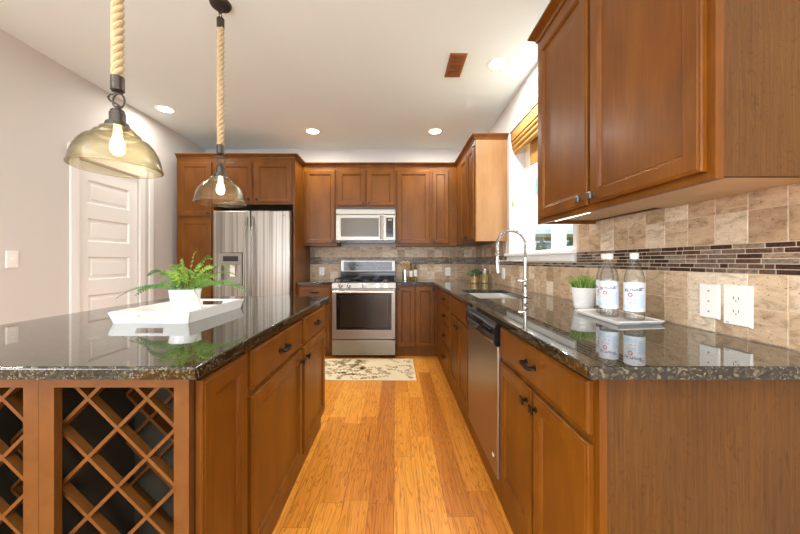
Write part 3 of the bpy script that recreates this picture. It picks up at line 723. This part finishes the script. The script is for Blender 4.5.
# ================================================================ microwave
mw = thing('microwave', (-.38, 4.3, 1.415), 'stainless over-the-range microwave mounted above the stove', 'microwave')
my = 4.09; F = FBn(my); a0, a1 = -.762, .0
B(a0, a1, my+.03, YB-.002, 1.43, 1.859).build('body', DGREY, mw)
B(a0, a1, my-.002, my+.0295, 1.765, 1.83, bev=.004).build('vent_strip', STEEL2, mw)
md = M().slab([a0, a0+.065, a0+.545, a0+.60], [1.432, 1.485, 1.715, 1.762], {(1, 1)}, -.0295, .004, bev=.004, F=F).build('door', STEEL2, mw)
B(a0+.0655, a0+.5445, 1.486, 1.714, -.025, -.001, F=F).build('window', MWG, md)
t = M(); t.tube([(a0+.572, 1.455, .004), (a0+.572, 1.46, .034), (a0+.572, 1.74, .034), (a0+.572, 1.745, .004)], .010, 10, F=F); t.build('handle', KNOBM, md)
c2 = M().slab([a0+.603, a0+.645, a1-.03, a1], [1.432, 1.475, 1.72, 1.762], {(1, 1)}, -.0295, .003, bev=.004, F=F).build('control_panel', STEEL2, mw)
B(a0+.6455, a1-.0305, 1.4755, 1.7195, -.02, .0, F=F).build('keypad', SCREEN, c2)
B(a0+.665, a1-.045, 1.685, 1.705, .0, .001, F=F).build('clock', GREYP, c2)
B(a0+.01, a1-.01, my+.01, YB-.01, 1.405, 1.4295).build('bottom_vent', BLACK, mw)

# ================================================================ sink, faucet
sk = thing('kitchen_sink', (.75, 2.48, .7), 'double bowl stainless steel undermount sink in the right counter', 'sink')
def bowl(y0, y1):
    t = M(); x0, x1, z0, z1 = .568, .932, .69, .8845; w = .004
    t.box(x0, x1, y0, y1, z0, z0+w); t.box(x0, x0+w, y0, y1, z0+w, z1); t.box(x1-w, x1, y0, y1, z0+w, z1); t.box(x0+w, x1-w, y0, y0+w, z0+w, z1); t.box(x0+w, x1-w, y1-w, y1, z0+w, z1)
    o = t.build('bowl', SINKM, sk)
    M().lathe([(0, .002), (.03, .002), (.042, .004), (.045, 0)], ((x0+x1)/2, (y0+y1)/2, z0+w+.0003), 18).build('drain', CHROME, o)
bowl(2.142, 2.475); bowl(2.495, 2.828)
B(.568, .932, 2.4755, 2.4945, .86, .876, bev=.004).build('divider', SINKM, sk)
fa = thing('faucet', (1.0, 2.37, .9155), 'tall spring-neck chrome kitchen faucet behind the sink', 'faucet')
fxx, fyy = .962, 2.37
t = M(); t.lathe([(0, .0005), (.030, .0005), (.030, .006), (.022, .010), (.022, .10), (.018, .11), (.013, .115), (.013, .28), (0, .28)], (fxx, fyy, .915), 24); body = t.build('body', CHROME, fa)
t = M(); t.tube([(fxx, fyy-.02, .985), (fxx, fyy-.065, .985)], .017, 16); t.tube([(fxx, fyy-.065, .985), (fxx, fyy-.078, .985)], .019, 16); t.tube([(fxx, fyy-.072, .995), (fxx-.03, fyy-.075, 1.02), (fxx-.085, fyy-.075, 1.025)], .006, 10); t.build('lever_handle', CHROME, fa)
arc = [(fxx, 1.19), (fxx, 1.25)]+[(fxx-.105+.105*math.cos(a), 1.285+.105*math.sin(a)) for a in [PI*q/24 for q in range(25)]]+[(fxx-.21, 1.25), (fxx-.208, 1.19)]
path = [Vector((x_, fyy, z_)) for x_, z_ in arc]
t = M(); t.tube([tuple(p) for p in path], .0075, 10); t.build('hose', PEWTER, fa)
# coil
def resample(P, n):
    L = [0]
    for a, b in zip(P, P[1:]): L.append(L[-1]+(b-a).length)
    out = []
    for i in range(n):
        s = L[-1]*i/(n-1); k_ = max(j for j in range(len(L)) if L[j] <= s+1e-9); k_ = min(k_, len(P)-2)
        f = (s-L[k_])/(L[k_+1]-L[k_]); out.append(P[k_].lerp(P[k_+1], f))
    return out
R = resample(path, 900); co = []
for i, p in enumerate(R):
    tt = (R[min(i+1, 899)]-R[max(i-1, 0)]).normalized(); n1 = Vector((0, 1, 0)); n2 = tt.cross(n1); w_ = 2*PI*i/900*46
    co.append(tuple(p+(n1*math.cos(w_)+n2*math.sin(w_))*.0115))
t = M(); t.tube(co, .0024, 5); t.build('spring', CHROME, fa)
t = M(); t.tube([(fxx-.208, fyy, 1.20), (fxx-.208, fyy, 1.17), (fxx-.206, fyy, 1.12), (fxx-.200, fyy, 1.08)], [.013, .015, .016, .021], 16); sp_ = t.build('spray_head', CHROME, fa)
t = M(); t.tube([(fxx-.2, fyy-.0, 1.079), (fxx-.199, fyy, 1.074)], .018, 16); t.build('nozzle', DGREY, sp_)
t = M(); t.tube([(fxx-.01, fyy, 1.165), (fxx-.195, fyy, 1.165)], .008, 12); t.tube([(fxx, fyy, 1.15), (fxx, fyy, 1.18)], .017, 16); t.tube([(fxx-.208, fyy, 1.155), (fxx-.208, fyy, 1.175)], .0185, 16); t.build('support_arm', CHROME, fa)

# ================================================================ wall plates
def plate(F, u, v, w, h, label, kind, grp='white plates on the tile backsplash', dz=0):
    loc = F(u, v-h/2, dz)
    r = thing('switch_plate' if kind != 'outlet' else 'wall_outlet', loc, label, 'outlet' if kind == 'outlet' else 'wall plate', grp)
    M().rings(u-w/2, u+w/2, v-h/2, v+h/2, [(0, dz+.004), (.003, dz+.007)], F, back=dz).build('cover_plate', PLATE, r)
    if kind == 'outlet':
        for s in (-1, 1):
            c_ = v+s*.0215
            o = M(); co = [(u+.017*math.cos(a), max(-.0125, min(.0125, .017*math.sin(a)))+c_, dz+.0085) for a in [2*PI*q/20 for q in range(20)]]
            o.addf(co+[(x_, y_, dz+.007) for x_, y_, _ in co], [tuple(range(20))]+[(k_, (k_+1) % 20, 20+(k_+1) % 20, 20+k_) for k_ in range(20)], F)
            o = o.build('socket', PLATE, r)
            t = M(); t.box(u-.0085, u-.0065, c_-.002, c_+.007, dz+.0086, dz+.0088, F=F); t.box(u+.0065, u+.0085, c_-.002, c_+.007, dz+.0086, dz+.0088, F=F)
            t.tube([(u, c_-.007, dz+.0086), (u, c_-.007, dz+.0088)], .0022, 8, F=F); t.build('slot', BLACK, o)
    elif kind == 'dots':
        for s in (-1, 0, 1):
            t = M(); t.tube([(u, v+s*.036, dz+.007), (u, v+s*.036, dz+.008)], .0028, 10, F=F); t.build('screw', PEWTER, r)
    else:
        t = M(); t.box(u-.005, u+.005, v-.011, v+.011, dz+.007, dz+.009, F=F); t.tube([(u, v, dz+.008), (u, v+.006, dz+.018)], .004, 8, F=F); t.build('toggle', PLATE, r)
    return r
plate(FTR, 1.136, 1.024, .072, .120, 'white blank wall plate with three screws, left of the near outlet', 'dots', dz=.008)
o_ = plate(FTR, 1.043, 1.021, .087, .132, 'large white double outlet on the right backsplash nearest the camera', 'outlet', dz=.008)
t = M(); t.box(1.065, 1.078, .9615, .9635, .0151, .0153, F=FTR); t.build('printed_mark', DGREY, o_)
plate(FTR, 3.31, 1.04, .072, .115, 'white outlet on the right backsplash behind the faucet', 'outlet', dz=.008)
plate(FTB, -1.035, 1.025, .072, .115, 'white outlet on the back wall tiles left of the range', 'outlet', dz=.008)
plate(FTB, .735, 1.02, .072, .115, 'white outlet on the back wall tiles near the right corner', 'outlet', dz=.008)
plate(lambda u, v, d: (XL+d, u, v), 2.235, 1.178, .073, .118, 'white light switch on the left wall near the white door', 'switch', None)

# ================================================================ ceiling
LBL = ['recessed ceiling light above the left back cabinets, left one of the back pair', 'recessed ceiling light above the cabinets right of the microwave', 'recessed ceiling light beside the brown ceiling vent near the window', 'recessed ceiling light near the left wall behind the near pendant']
for (x, y), lb in zip(CAN[:4], LBL):
    r = thing('recessed_light', (x, y, 2.725), lb, 'ceiling light', 'recessed ceiling lights')
    M().lathe([(.068, .0), (.070, -.006), (.088, -.006), (.092, .0)], (x, y, 2.7395), 36).build('trim_ring', TRIM, r)
    M().lathe([(0, .004), (.067, .004), (.067, .0), (0, .0)], (x, y, 2.7345), 36).build('diffuser', CANE, r)
r = thing('ceiling_vent', (.48, 2.57, 2.73), 'brown wooden ceiling vent register beside the near recessed light', 'vent')
FC = lambda u, v, d: (u, v, H-d)
M().slab([.415, .435, .525, .545], [2.42, 2.455, 2.685, 2.72], {(1, 1)}, .0005, .012, bev=.002, F=FC).build('frame', VENTW, r)
B(.435, .525, 2.455, 2.685, .0008, .002, F=FC).build('duct_backing', BLACK, r)
t = M()
for q in range(11):
    if q in (3, 7): t.box(.4352, .5248, 2.459+q*.0205, 2.478+q*.0205, .003, .011, F=FC)
    else:
        t.box(.4352, .5248, 2.462+q*.0205, 2.472+q*.0205, .003, .010, F=FC)
t.build('slat', VENTW, r)

# ================================================================ pendants
def pendant(x, y, label):
    r = thing('pendant_lamp', (x, y, 1.52), label, 'pendant lamp', 'rope pendant lamps over the island')
    t = M(); t.lathe([(0, -.024), (.03, -.024), (.055, -.016), (.062, -.004), (.062, -.0005), (0, -.0005)], (x, y, H), 28); t.build('canopy', IRON, r)
    def ring(cx, cz, R_, ax, rr=.0028):
        return [(cx+(R_*math.cos(a) if ax == 0 else 0), y+(R_*math.cos(a) if ax else 0), cz+1.25*R_*math.sin(a)) for a in [2*PI*q/18 for q in range(19)]]
    t = M(); t.tube(ring(x, 2.698, .014, 0), .0028, 8); t.tube(ring(x, 2.668, .014, 1), .0028, 8); t.build('chain_link', IRON, r)
    t = M(); t.lathe([(0, 2.652), (.019, 2.650), (.022, 2.645), (.022, 2.59), (0, 2.59)], (x, y, 0), 22); t.build('rope_cap', IRON, r)
    # rope: three strands
    t = M(); z0, z1 = 1.872, 2.592; n = 150
    for s in range(3):
        P = []
        for q in range(n):
            f = q/(n-1); a = 2*PI*(f*8+s/3); P.append((x+.0112*math.cos(a), y+.0112*math.sin(a), z0+(z1-z0)*f))
        t.tube(P, .0103, 10)
    t.build('rope', ROPE, r)
    t = M(); t.lathe([(0, 1.874), (.022, 1.874), (.0225, 1.868), (.0225, 1.822), (.019, 1.818), (0, 1.816)], (x, y, 0), 22); t.build('rope_cap', IRON, r)
    t = M(); t.tube([(x, y, 1.82), (x, y, 1.808)], .004, 8)
    P = [(x, y, 1.81), (x-.030, y, 1.808), (x-.037, y, 1.797), (x-.028, y, 1.783), (x-.004, y, 1.772), (x+.012, y, 1.760)]
    t.tube(P, .0035, 8); t.tube(ring(x+.004, 1.782, .023, 0), .0036, 8); t.build('hook', IRON, r)
    t = M(); t.lathe([(0, 1.762), (.007, 1.762), (.009, 1.752), (.019, 1.748), (.023, 1.742), (.023, 1.735), (.026, 1.733), (.026, 1.700), (.037, 1.696), (.039, 1.686), (.039, 1.680), (0, 1.680)], (x, y, 0), 26); t.build('socket', IRON, r)
    prof = [(.036, 1.679), (.050, 1.677), (.055, 1.672), (.056, 1.666), (.053, 1.661), (.062, 1.659), (.072, 1.655), (.076, 1.648), (.074, 1.642), (.086, 1.637), (.100, 1.629), (.114, 1.612), (.121, 1.600), (.1225, 1.594), (.127, 1.588), (.134, 1.568), (.1385, 1.548), (.141, 1.532), (.1445, 1.527), (.1445, 1.521), (.141, 1.519)]
    inner = [(p-.003, z-.0012) for p, z in reversed(prof)]
    M().lathe(prof+inner, (x, y, 0), 56).build('glass_shade', SHGL, r)
    bp = [(0, 1.572), (.012, 1.575), (.021, 1.585), (.024, 1.60), (.022, 1.620), (.014, 1.645), (.012, 1.679)]
    bo = M().lathe(bp, (x, y, 0), 20).build('light_bulb', BULBG, r)
    t = M()
    for s in range(6):
        a = 2*PI*s/6; t.tube([(x+.004*math.cos(a), y+.004*math.sin(a), 1.655), (x+.014*math.cos(a), y+.014*math.sin(a), 1.60), (x+.011*math.cos(a+.5), y+.011*math.sin(a+.5), 1.588)], .0016, 5)
    t.build('filament', GLOW, bo)
    l = bpy.data.lights.new('pendant_bulb_light', 'POINT'); l.energy = 3.5; l.color = (1, .72, .42); l.shadow_soft_size = .02
    lo = bpy.data.objects.new('pendant_bulb_light', l); C.objects.link(lo); lo.parent = r; lo.location = (0, 0, .095)
pendant(-1.07, 1.232, 'larger looking rope pendant lamp with amber glass shade, nearest the camera')
pendant(-1.07, 1.957, 'rope pendant lamp with amber glass shade farther away, hanging before the fridge cabinets')

# ================================================================ white tray and fern on the island
tr = thing('serving_tray', (-.98, 1.5, .9155), 'white rectangular serving tray with cut-out handles on the island', 'tray')
tx0, tx1, ty0, ty1, tz = -1.137, -.832, 1.287, 1.720, .9155
t = M(); t.box(tx0, tx1, ty0, ty1, tz, tz+.008); t.build('base', WHITE, tr)
t = M(); fl = .012; hgt = .046
def FS(ax, sgn, base):
    def f(u, v, d):
        k_ = v/hgt; out = base+sgn*(fl*k_-d)
        lo, hi = (tx0, tx1) if ax == 0 else (ty0, ty1); c_ = (lo+hi)/2; uu = c_+(u-c_)*(1+2*fl*k_/(hi-lo))
        return (uu, out, tz+.001+v) if ax == 0 else (out, uu, tz+.001+v)
    return f
for s, b_ in ((-1, ty0), (1, ty1)): M().slab([tx0, tx0+.10, tx1-.10, tx1], [0, .016, .036, hgt], {(1, 1)}, 0, .008, F=FS(0, s, b_)).build('end_wall', WHITE, tr)
for s, b_ in ((-1, tx0), (1, tx1)): M().slab([ty0, ty1], [0, hgt], set(), 0, .008, F=FS(1, s, b_)).build('side_wall', WHITE, tr)
px, py, pz = -.985, 1.50, .924
fe = thing('potted_fern', (px, py, pz), 'green artificial fern in a white pot standing on the white tray', 'plant')
pp = [(0, .0), (.050, .0), (.052, .004)]+[(.0525+.013*(q/16)+(.0007 if q % 2 else 0), .004+.106*q/16) for q in range(17)]+[(.067, .112), (.063, .112), (.062, .100), (0, .098)]
M().lathe(pp, (px, py, pz), 32).build('pot', WHITE, fe)
M().lathe([(0, .101), (.061, .0985)], (px, py, pz), 20).build('soil', SOIL, fe)
def frond(az, L, up, droop, rnd, wmax=.019):
    t = M(); P = []
    n = max(12, int(L/.0105))
    for q in range(n):
        f = q/(n-1); rr = .012+L*f*(1-.12*f); z = .100+up*math.sin(min(1, f*1.15)*PI/2)-droop*f*f
        P.append(Vector((px+rr*math.cos(az), py+rr*math.sin(az), pz+z)))
    t.tube([tuple(p) for p in P], [.0013*(1-.6*q/n) for q in range(n)], 5)
    side0 = Vector((-math.sin(az), math.cos(az), 0)); ti = random.uniform(.5, 1.05)*random.choice((-1, 1))
    for q in range(3, n):
        f = q/(n-1); T = (P[q]-P[q-1]).normalized(); side = (side0*math.cos(ti)+T.cross(side0)*math.sin(ti)).normalized(); w_ = wmax*min(1, f*3)*(1-f)**.45+.003; upv = T.cross(side)
        for s in (-1, 1):
            dirv = (side*s+T*.55-Vector((0, 0, .25*random.random()))).normalized(); tip = P[q]+dirv*w_; a = P[q]-T*.0030; b = P[q]+T*.0030; m1 = P[q]+dirv*w_*.55-T*.0032+upv*.001; m2 = P[q]+dirv*w_*.55+T*.0032-upv*.001
            t.addf([tuple(a), tuple(m1), tuple(tip), tuple(m2), tuple(b)], [(0, 1, 2, 3, 4)], rnd=min(1, max(0, rnd+random.uniform(-.18, .18))))
    t.build('frond', FERN, fe, recalc=False)
FR_ = [(PI*1.03, .33, .06, .09, .05), (PI*.97, .26, .05, .05, .15), (PI*.90, .27, .13, .06, .15), (PI*.83, .27, .11, .05, .25), (PI*.72, .20, .165, .02, .8), (PI*.5, .09, .19, .0, .7), (.12, .30, .09, .10, .35), (.0, .26, .06, .05, .4),
       (.45, .20, .14, .03, .9), (.30, .24, .12, .05, .8), (PI*.4, .14, .165, .0, .6), (-.45, .13, .05, .14, .45), (-.25, .22, .08, .07, .4), (PI*1.12, .20, .06, .07, .3), (.8, .12, .17, .02, .85)]
rf = random.Random(5)
for q in range(34):
    a = rf.random()*2*PI; L = rf.uniform(.07, .17)*(.7 if math.sin(a) < -.3 else 1); FR_.append((a, L, rf.uniform(.07, .14)*(1.15-L*2), rf.uniform(.0, .04), rf.uniform(.35, 1)))
for az, L, up, dr_, rn in FR_:
    frond(az, L, up, dr_, rn)

# ================================================================ bottle tray and bottles, grass pot
bt = M()
cx0 = [(.858, 1.232), (1.062, 1.262), (1.085, 1.60), (.872, 1.555)]
def trayring(k_, z):
    c_ = (.969, 1.412); return [(c_[0]+(x_-c_[0])*k_, c_[1]+(y_-c_[1])*k_, z) for x_, y_ in cx0]
co = trayring(.93, .9158)+trayring(1.0, .927)+trayring(1.0, .931)+trayring(.96, .931)+trayring(.94, .9275)
fs = [(3, 2, 1, 0)]+[(a*4+q, a*4+(q+1) % 4, a*4+4+(q+1) % 4, a*4+4+q) for a in range(4) for q in range(4)]+[(16, 17, 18, 19)]
bt.addf(co, fs); tag(bt.build('bottle_tray', WHITE), 'thin white tray under the glass water bottles on the right counter', 'tray')
def txt(body, size):
    cu = bpy.data.curves.new('t', 'FONT'); cu.body = body; cu.size = size; cu.align_x = 'CENTER'; cu.offset = size*.025; cu.resolution_u = 2
    o = bpy.data.objects.new('t', cu); C.objects.link(o); dg = bpy.context.evaluated_depsgraph_get(); dg.update()
    me = bpy.data.meshes.new_from_object(o.evaluated_get(dg)); vs2 = [tuple(v.co) for v in me.vertices]; fs2 = [tuple(p.vertices) for p in me.polygons]
    bpy.data.objects.remove(o); bpy.data.curves.remove(cu); bpy.data.meshes.remove(me); return vs2, fs2
TX = txt('SELTNINK', .0145); TX2 = txt('SPRING', .006)
def bottle(x, y, label, ang):
    z0 = .9283; R_ = .0355
    r = thing('water_bottle', (x, y, z0), label, 'bottle', 'glass water bottles on the white tray')
    pr = [(0, .006), (.020, .003), (.030, .0), (.0345, .003), (.0355, .012), (.0355, .158), (.034, .175), (.030, .192), (.0245, .208), (.019, .222), (.015, .234), (.013, .244), (.013, .252)]
    M().lathe(pr, (x, y, z0), 32).build('glass_body', BOTG, r)
    M().lathe([(.0155, .246), (.0155, .249), (.0135, .2495), (.0135, .2515), (.0155, .252), (.0155, .268), (.0145, .270), (0, .270)], (x, y, z0), 20).build('cap', PLATE, r)
    # base and neck glass rings
    lb = M(); lb.lathe([(R_+.0003, .036), (R_+.0008, .0365), (R_+.0008, .1515), (R_+.0003, .152)], (x, y, z0), 40); lb = lb.build('paper_label', LABEL, r)
    def cyl(vv, u, v, rr=R_+.0012): a = ang+u/R_; return (x+rr*math.cos(a), y+rr*math.sin(a), z0+v)
    t = M(); vs2, fs2 = TX; t.addf([cyl(0, a, .117+b+a*.06) for a, b, c_ in vs2], fs2); vs2, fs2 = TX2; t.addf([cyl(0, a+.030, .128+b) for a, b, c_ in vs2], fs2); t.build('lettering', INK, lb, recalc=False)
    t = M()
    for q in range(7):
        a = 2*PI*q/7; cu, cv = -.008+.0065*math.cos(a), .103+.0065*math.sin(a)
        t.addf([cyl(0, cu+.003*math.cos(b), cv+.003*math.sin(b)) for b in [2*PI*k_/8 for k_ in range(8)]], [tuple(range(8))])
    for q in range(8): t.addf([cyl(0, -.016+q*.004, .069+.002*math.sin(q*2.)), cyl(0, -.0135+q*.004, .069+.002*math.sin(q*2.)), cyl(0, -.0135+q*.004, .0725), cyl(0, -.016+q*.004, .0725)], [(0, 1, 2, 3)])
    t.build('red_emblem', RED, lb, recalc=False)
    t = M()
    def patch(u0, u1, v0, v1, rr):
        n = 8
        for q in range(n):
            a, b = u0+(u1-u0)*q/n, u0+(u1-u0)*(q+1)/n; t.addf([cyl(0, a, v0, rr), cyl(0, b, v0, rr), cyl(0, b, v1, rr), cyl(0, a, v1, rr)], [(0, 1, 2, 3)])
    patch(.018, .040, .052, .105, R_+.001); patch(-.05, .014, .043, .062, R_+.001); patch(-.022, .010, .078, .092, R_+.001)
    t.build('blue_panel', LABELB, lb, recalc=False)
bottle(.970, 1.300, 'glass water bottle standing nearest the camera at the right of the bottle tray', -2.35)
bottle(.925, 1.386, 'glass water bottle in the middle of the bottle tray, in front of another', -2.35)
bottle(.958, 1.462, 'glass water bottle mostly hidden behind the middle bottle beside the grass pot', -2.6)
gp = thing('potted_grass', (1.0, 1.70, .9155), 'small green grass plant in a ribbed white pot beside the water bottles', 'plant')
gx, gyy = 1.0, 1.70
pp = [(0, .0005), (.044, .0005), (.046, .004)]+[(.0465+.014*(q/18)+(.0012 if (q//2) % 2 else 0), .004+.100*q/18) for q in range(19)]+[(.063, .106), (.063, .112), (.059, .112), (.058, .100), (0, .098)]
M().lathe(pp, (gx, gyy, .915), 32).build('pot', WHITE, gp)
t = M()
for q in range(230):
    a = random.random()*2*PI; rr = .052*math.sqrt(random.random()); hgt2 = random.uniform(.05, .098)*(1-.25*rr/.052); lean = rr/.052*.045+random.uniform(-.008, .012)
    b0 = Vector((gx+rr*math.cos(a), gyy+rr*math.sin(a), 1.012)); d = Vector((math.cos(a+random.uniform(-.5, .5)), math.sin(a+random.uniform(-.5, .5)), 0)); s = Vector((-d.y, d.x, 0))*.0028
    s = Matrix.Rotation(random.random()*PI, 3, 'Z') @ s
    p1 = b0+d*lean*.35+Vector((0, 0, hgt2*.6)); p2 = b0+d*lean+Vector((0, 0, hgt2)); rn = random.random()
    t.addf([tuple(b0-s), tuple(b0+s), tuple(p1+s*.8), tuple(p1-s*.8), tuple(p2)], [(0, 1, 2, 3), (3, 2, 4)], rnd=rn)
gb = t.build('grass_blades', GRASS, gp, recalc=False); gb['kind'] = 'stuff'

# ================================================================ small things on the back counter
Zc = .9155
r = M(); r.lathe([(0, .0005), (.036, .0005), (.037, .004), (.037, .006), (.036, .008), (.036, .138), (.038, .140), (.034, .140), (.033, .01), (0, .01)], (.13, 4.30, .915), 28)
tag(r.build('utensil_crock', plain('crock_steel', (.75, .74, .72), .25, .9)), 'silver cylinder crock holding wooden spoons right of the range', 'utensil holder')
for (dx, dy, tx, ty, hh_, kind) in ((-.012, -.01, -.058, -.01, .245, 'bowl of the leftmost wooden spoon leaning out of the silver crock'), (-.006, .012, -.028, .02, .26, 'wooden spoon second from the left in the silver crock'), (.0, -.012, .002, -.02, .25, 'wooden spoon standing upright in the middle of the silver crock'), (.008, .01, .03, .02, .262, 'wooden spoon second from the right in the silver crock'), (.014, -.006, .052, -.008, .25, 'rightmost wooden spoon leaning out of the silver crock')):
    t = M(); a = Vector((.13+dx*.5, 4.30+dy*.5, .9275)); b = Vector((.13+tx, 4.30+ty, .915+hh_)); d = b-a
    t.tube([tuple(a), tuple(a+d*.8)], .0045, 8)
    P = [tuple(a+d*f) for f in (.78, .84, .9, .96, 1.)]; t.tube(P, [.006, .016, .021, .018, .006], 10)
    tag(t.build('wooden_spoon', SPOONW), kind.replace('bowl of the leftmost wooden spoon', 'leftmost wooden spoon'), 'spoon', 'wooden spoons in the crock')
def oil(x, y, h_, glass, label):
    r = thing('oil_bottle', (x, y, Zc), label, 'bottle'); R_ = .024
    M().lathe([(0, .001), (R_, .001), (R_, h_*.62), (R_*.8, h_*.70), (.009, h_*.80), (.009, h_*.94), (0, h_*.94)], (x, y, .915), 22).build('glass_body', glass, r)
    M().lathe([(.0105, h_*.90), (.0105, h_), (0, h_)], (x, y, .915), 16).build('cap', BLACK, r)
    M().lathe([(R_+.0006, h_*.2), (R_+.0008, h_*.58)], (x, y, .915), 22).build('paper_label', PLATE, r)
oil(.208, 4.30, .215, GREENB, 'oil bottle with white label beside the silver utensil crock'); oil(.268, 4.325, .235, GREENB, 'tall dark-capped oil bottle farthest right of the utensil crock')
def jar(x, y, R_, h_, fill, fillh, label, nm):
    r = thing(nm, (x, y, Zc), label, 'jar')
    M().lathe([(0, .001), (R_, .001), (R_, h_), (R_-.003, h_), (R_-.003, .006), (0, .006)], (x, y, .915), 28).build('glass', JARG, r)
    t = M(); rng = random.Random(3)
    for zz in range(int(fillh/.016)):
        for q in range(9):
            a = 2*PI*q/9+zz*.4; t.sphere((x+(R_-.014)*math.cos(a), y+(R_-.014)*math.sin(a), .915+.016+zz*.016), .010, seg=8)
        t.sphere((x, y, .915+.016+zz*.016), R_-.022, 1, 1, .3, seg=10)
    o = t.build('fruit_slices', fill, r); return r
j1 = jar(.905, 3.66, .050, .115, ORANGE, .075, 'glass jar of orange slices topped with green herbs in the back corner', 'herb_jar')
t = M()
for q in range(230):
    a = random.random()*2*PI; rr = .085*math.sqrt(random.random()); z = .915+.095+random.random()*.085*(1-rr/.12)
    c_ = Vector((.905+rr*math.cos(a), 3.66+rr*math.sin(a), z)); u_ = Vector((random.uniform(-1, 1), random.uniform(-1, 1), random.uniform(-.3, .8))).normalized(); v_ = u_.orthogonal().normalized()
    t.addf([tuple(c_-u_*.012), tuple(c_+v_*.007), tuple(c_+u_*.012), tuple(c_-v_*.007)], [(0, 1, 2, 3)])
t.build('herb_leaves', HERB, j1, recalc=False)['kind'] = 'stuff'
j2 = jar(1.035, 3.70, .045, .145, LEMON, .08, 'taller lidded glass jar of pale yellow slices beside the herb jar', 'storage_jar')
M().lathe([(.020, .146), (.046, .146), (.047, .149), (.047, .158), (.0, .160)], (1.035, 3.70, .915), 24).build('lid', KNOBM, j2)

# ================================================================ rug
rg_ = M(); RX0, RX1, RY0, RY1 = -.93, .205, 3.12, 3.80
rg_.box(RX0, RX1, RY0, RY1, .0005, .008, bev=.002, mi=0)
rr_ = random.Random(11)
def leaf(x_, y_, a, L, w_):
    n = 7; L1 = []; L2 = []
    for q in range(n):
        f = q/(n-1); c_ = .25*L*math.sin(PI*f)*.4; wd = w_*math.sin(PI*min(1, f*1.02+.02)); cx, cy = x_+L*f*math.cos(a)-c_*math.sin(a), y_+L*f*math.sin(a)+c_*math.cos(a)
        L1.append((cx-wd*math.sin(a), cy+wd*math.cos(a), .0084)); L2.append((cx+wd*math.sin(a), cy-wd*math.cos(a), .0084))
    if all(RX0+.01 < p[0] < RX1-.01 and RY0+.01 < p[1] < RY1-.01 for p in L1+L2):
        rg_.addf(L1+L2, [(q, q+1, n+q+1, n+q) for q in range(n-1)], mi=1)
for q in range(60):
    x_, y_ = rr_.uniform(RX0+.04, RX1-.04), rr_.uniform(RY0+.03, RY1-.03); a = rr_.random()*2*PI; cu_ = rr_.uniform(-.35, .35)
    for k_ in range(9):
        x_ += .018*math.cos(a); y_ += .018*math.sin(a); a += cu_*.5
        leaf(x_, y_, a, .022, .0035)
        if k_ % 2 == 0:
            for s in (-1, 1): leaf(x_, y_, a+s*.9, rr_.uniform(.02, .045), rr_.uniform(.004, .008))
    for k_ in range(5): leaf(x_, y_, a+k_*2*PI/5, .032, .007)
tag(rg_.build('rug', [RUGC, RUGB]), 'cream kitchen rug with brown leaf pattern on the floor before the range', 'rug')

# ================================================================ outside
og = B(1.6, 60, -8, 60, -.6, -.5).build('ground', plain('lawn', (.16, .24, .08), .9)); struct(og); og.name = 'terrain'
pc = thing('patio_cover', (6.9, 14, -.5), 'brown patio roof on posts seen through the kitchen window', 'patio')
pb = plain('patio_wood', (.30, .20, .11), .7); pr_ = wood('patio_roof', (.28, .18, .08), (.42, .30, .15), (.55, .42, .24), grain=(20, 20, 20), rough=.8, coat=0)
B(5.6, 8.6, 13.9, 16.5, 2.22, 2.36).build('roof', pr_, pc)
for x_ in (6.42, 7.4, 8.4): B(x_-.06, x_+.06, 14.0, 14.12, -.5, 2.218).build('post', plain('post_dark', (.10, .10, .10), .6), pc)
hs = thing('neighbor_house', (12, 26, -.5), 'pale grey neighbouring house wall beyond the patio roof', 'building')
B(8, 22, 25, 33, -.5, 2.6).build('wall', plain('siding', (.62, .62, .60), .7), hs)
M().prism([(2.6, 0), (3.3, 4), (2.6, 8)], 7.7, 22.3, lambda u, v, d: (u, 24.8+d*1.05, v)).build('roof', plain('shingle', (.45, .44, .43), .8), hs)
trunkm = plain('trunk', (.10, .07, .05), .9)
def tree(x_, y_, h_, w_, label):
    r = thing('tree', (x_, y_, -.5), label, 'tree', 'shrubs and trees outside the window')
    M().tube([(x_, y_, -.5), (x_+.05, y_, h_*.5), (x_, y_, h_*.8)], [.07, .05, .02], 8).build('trunk', trunkm, r)
    t = M()
    for q in range(900):
        a = random.random()*2*PI; f = random.random(); z = -.1+(h_+.1)*f; R_ = w_*math.sin(PI*min(.98, .12+f*.88))**.7*math.sqrt(random.random())
        c_ = Vector((x_+R_*math.cos(a), y_+R_*math.sin(a), z)); u_ = Vector((random.uniform(-1, 1), random.uniform(-1, 1), random.uniform(-1, 1))).normalized(); v_ = u_.orthogonal().normalized(); s = .075
        t.addf([tuple(c_-u_*s), tuple(c_+v_*s*.6), tuple(c_+u_*s), tuple(c_-v_*s*.6)], [(0, 1, 2, 3)])
    t.build('foliage', TREE, r, recalc=False)
tree(6.35, 13.7, 1.95, .16, 'slim green shrub outside, left of the dark patio post'); tree(5.65, 12.6, 1.85, .3, 'low green shrub outside at the left window edge')
tree(6.85, 12.9, 1.9, .3, 'green shrub outside, right of the dark patio post'); tree(6.55, 11.9, 2.0, .32, 'bright green bush seen through the right window pane')
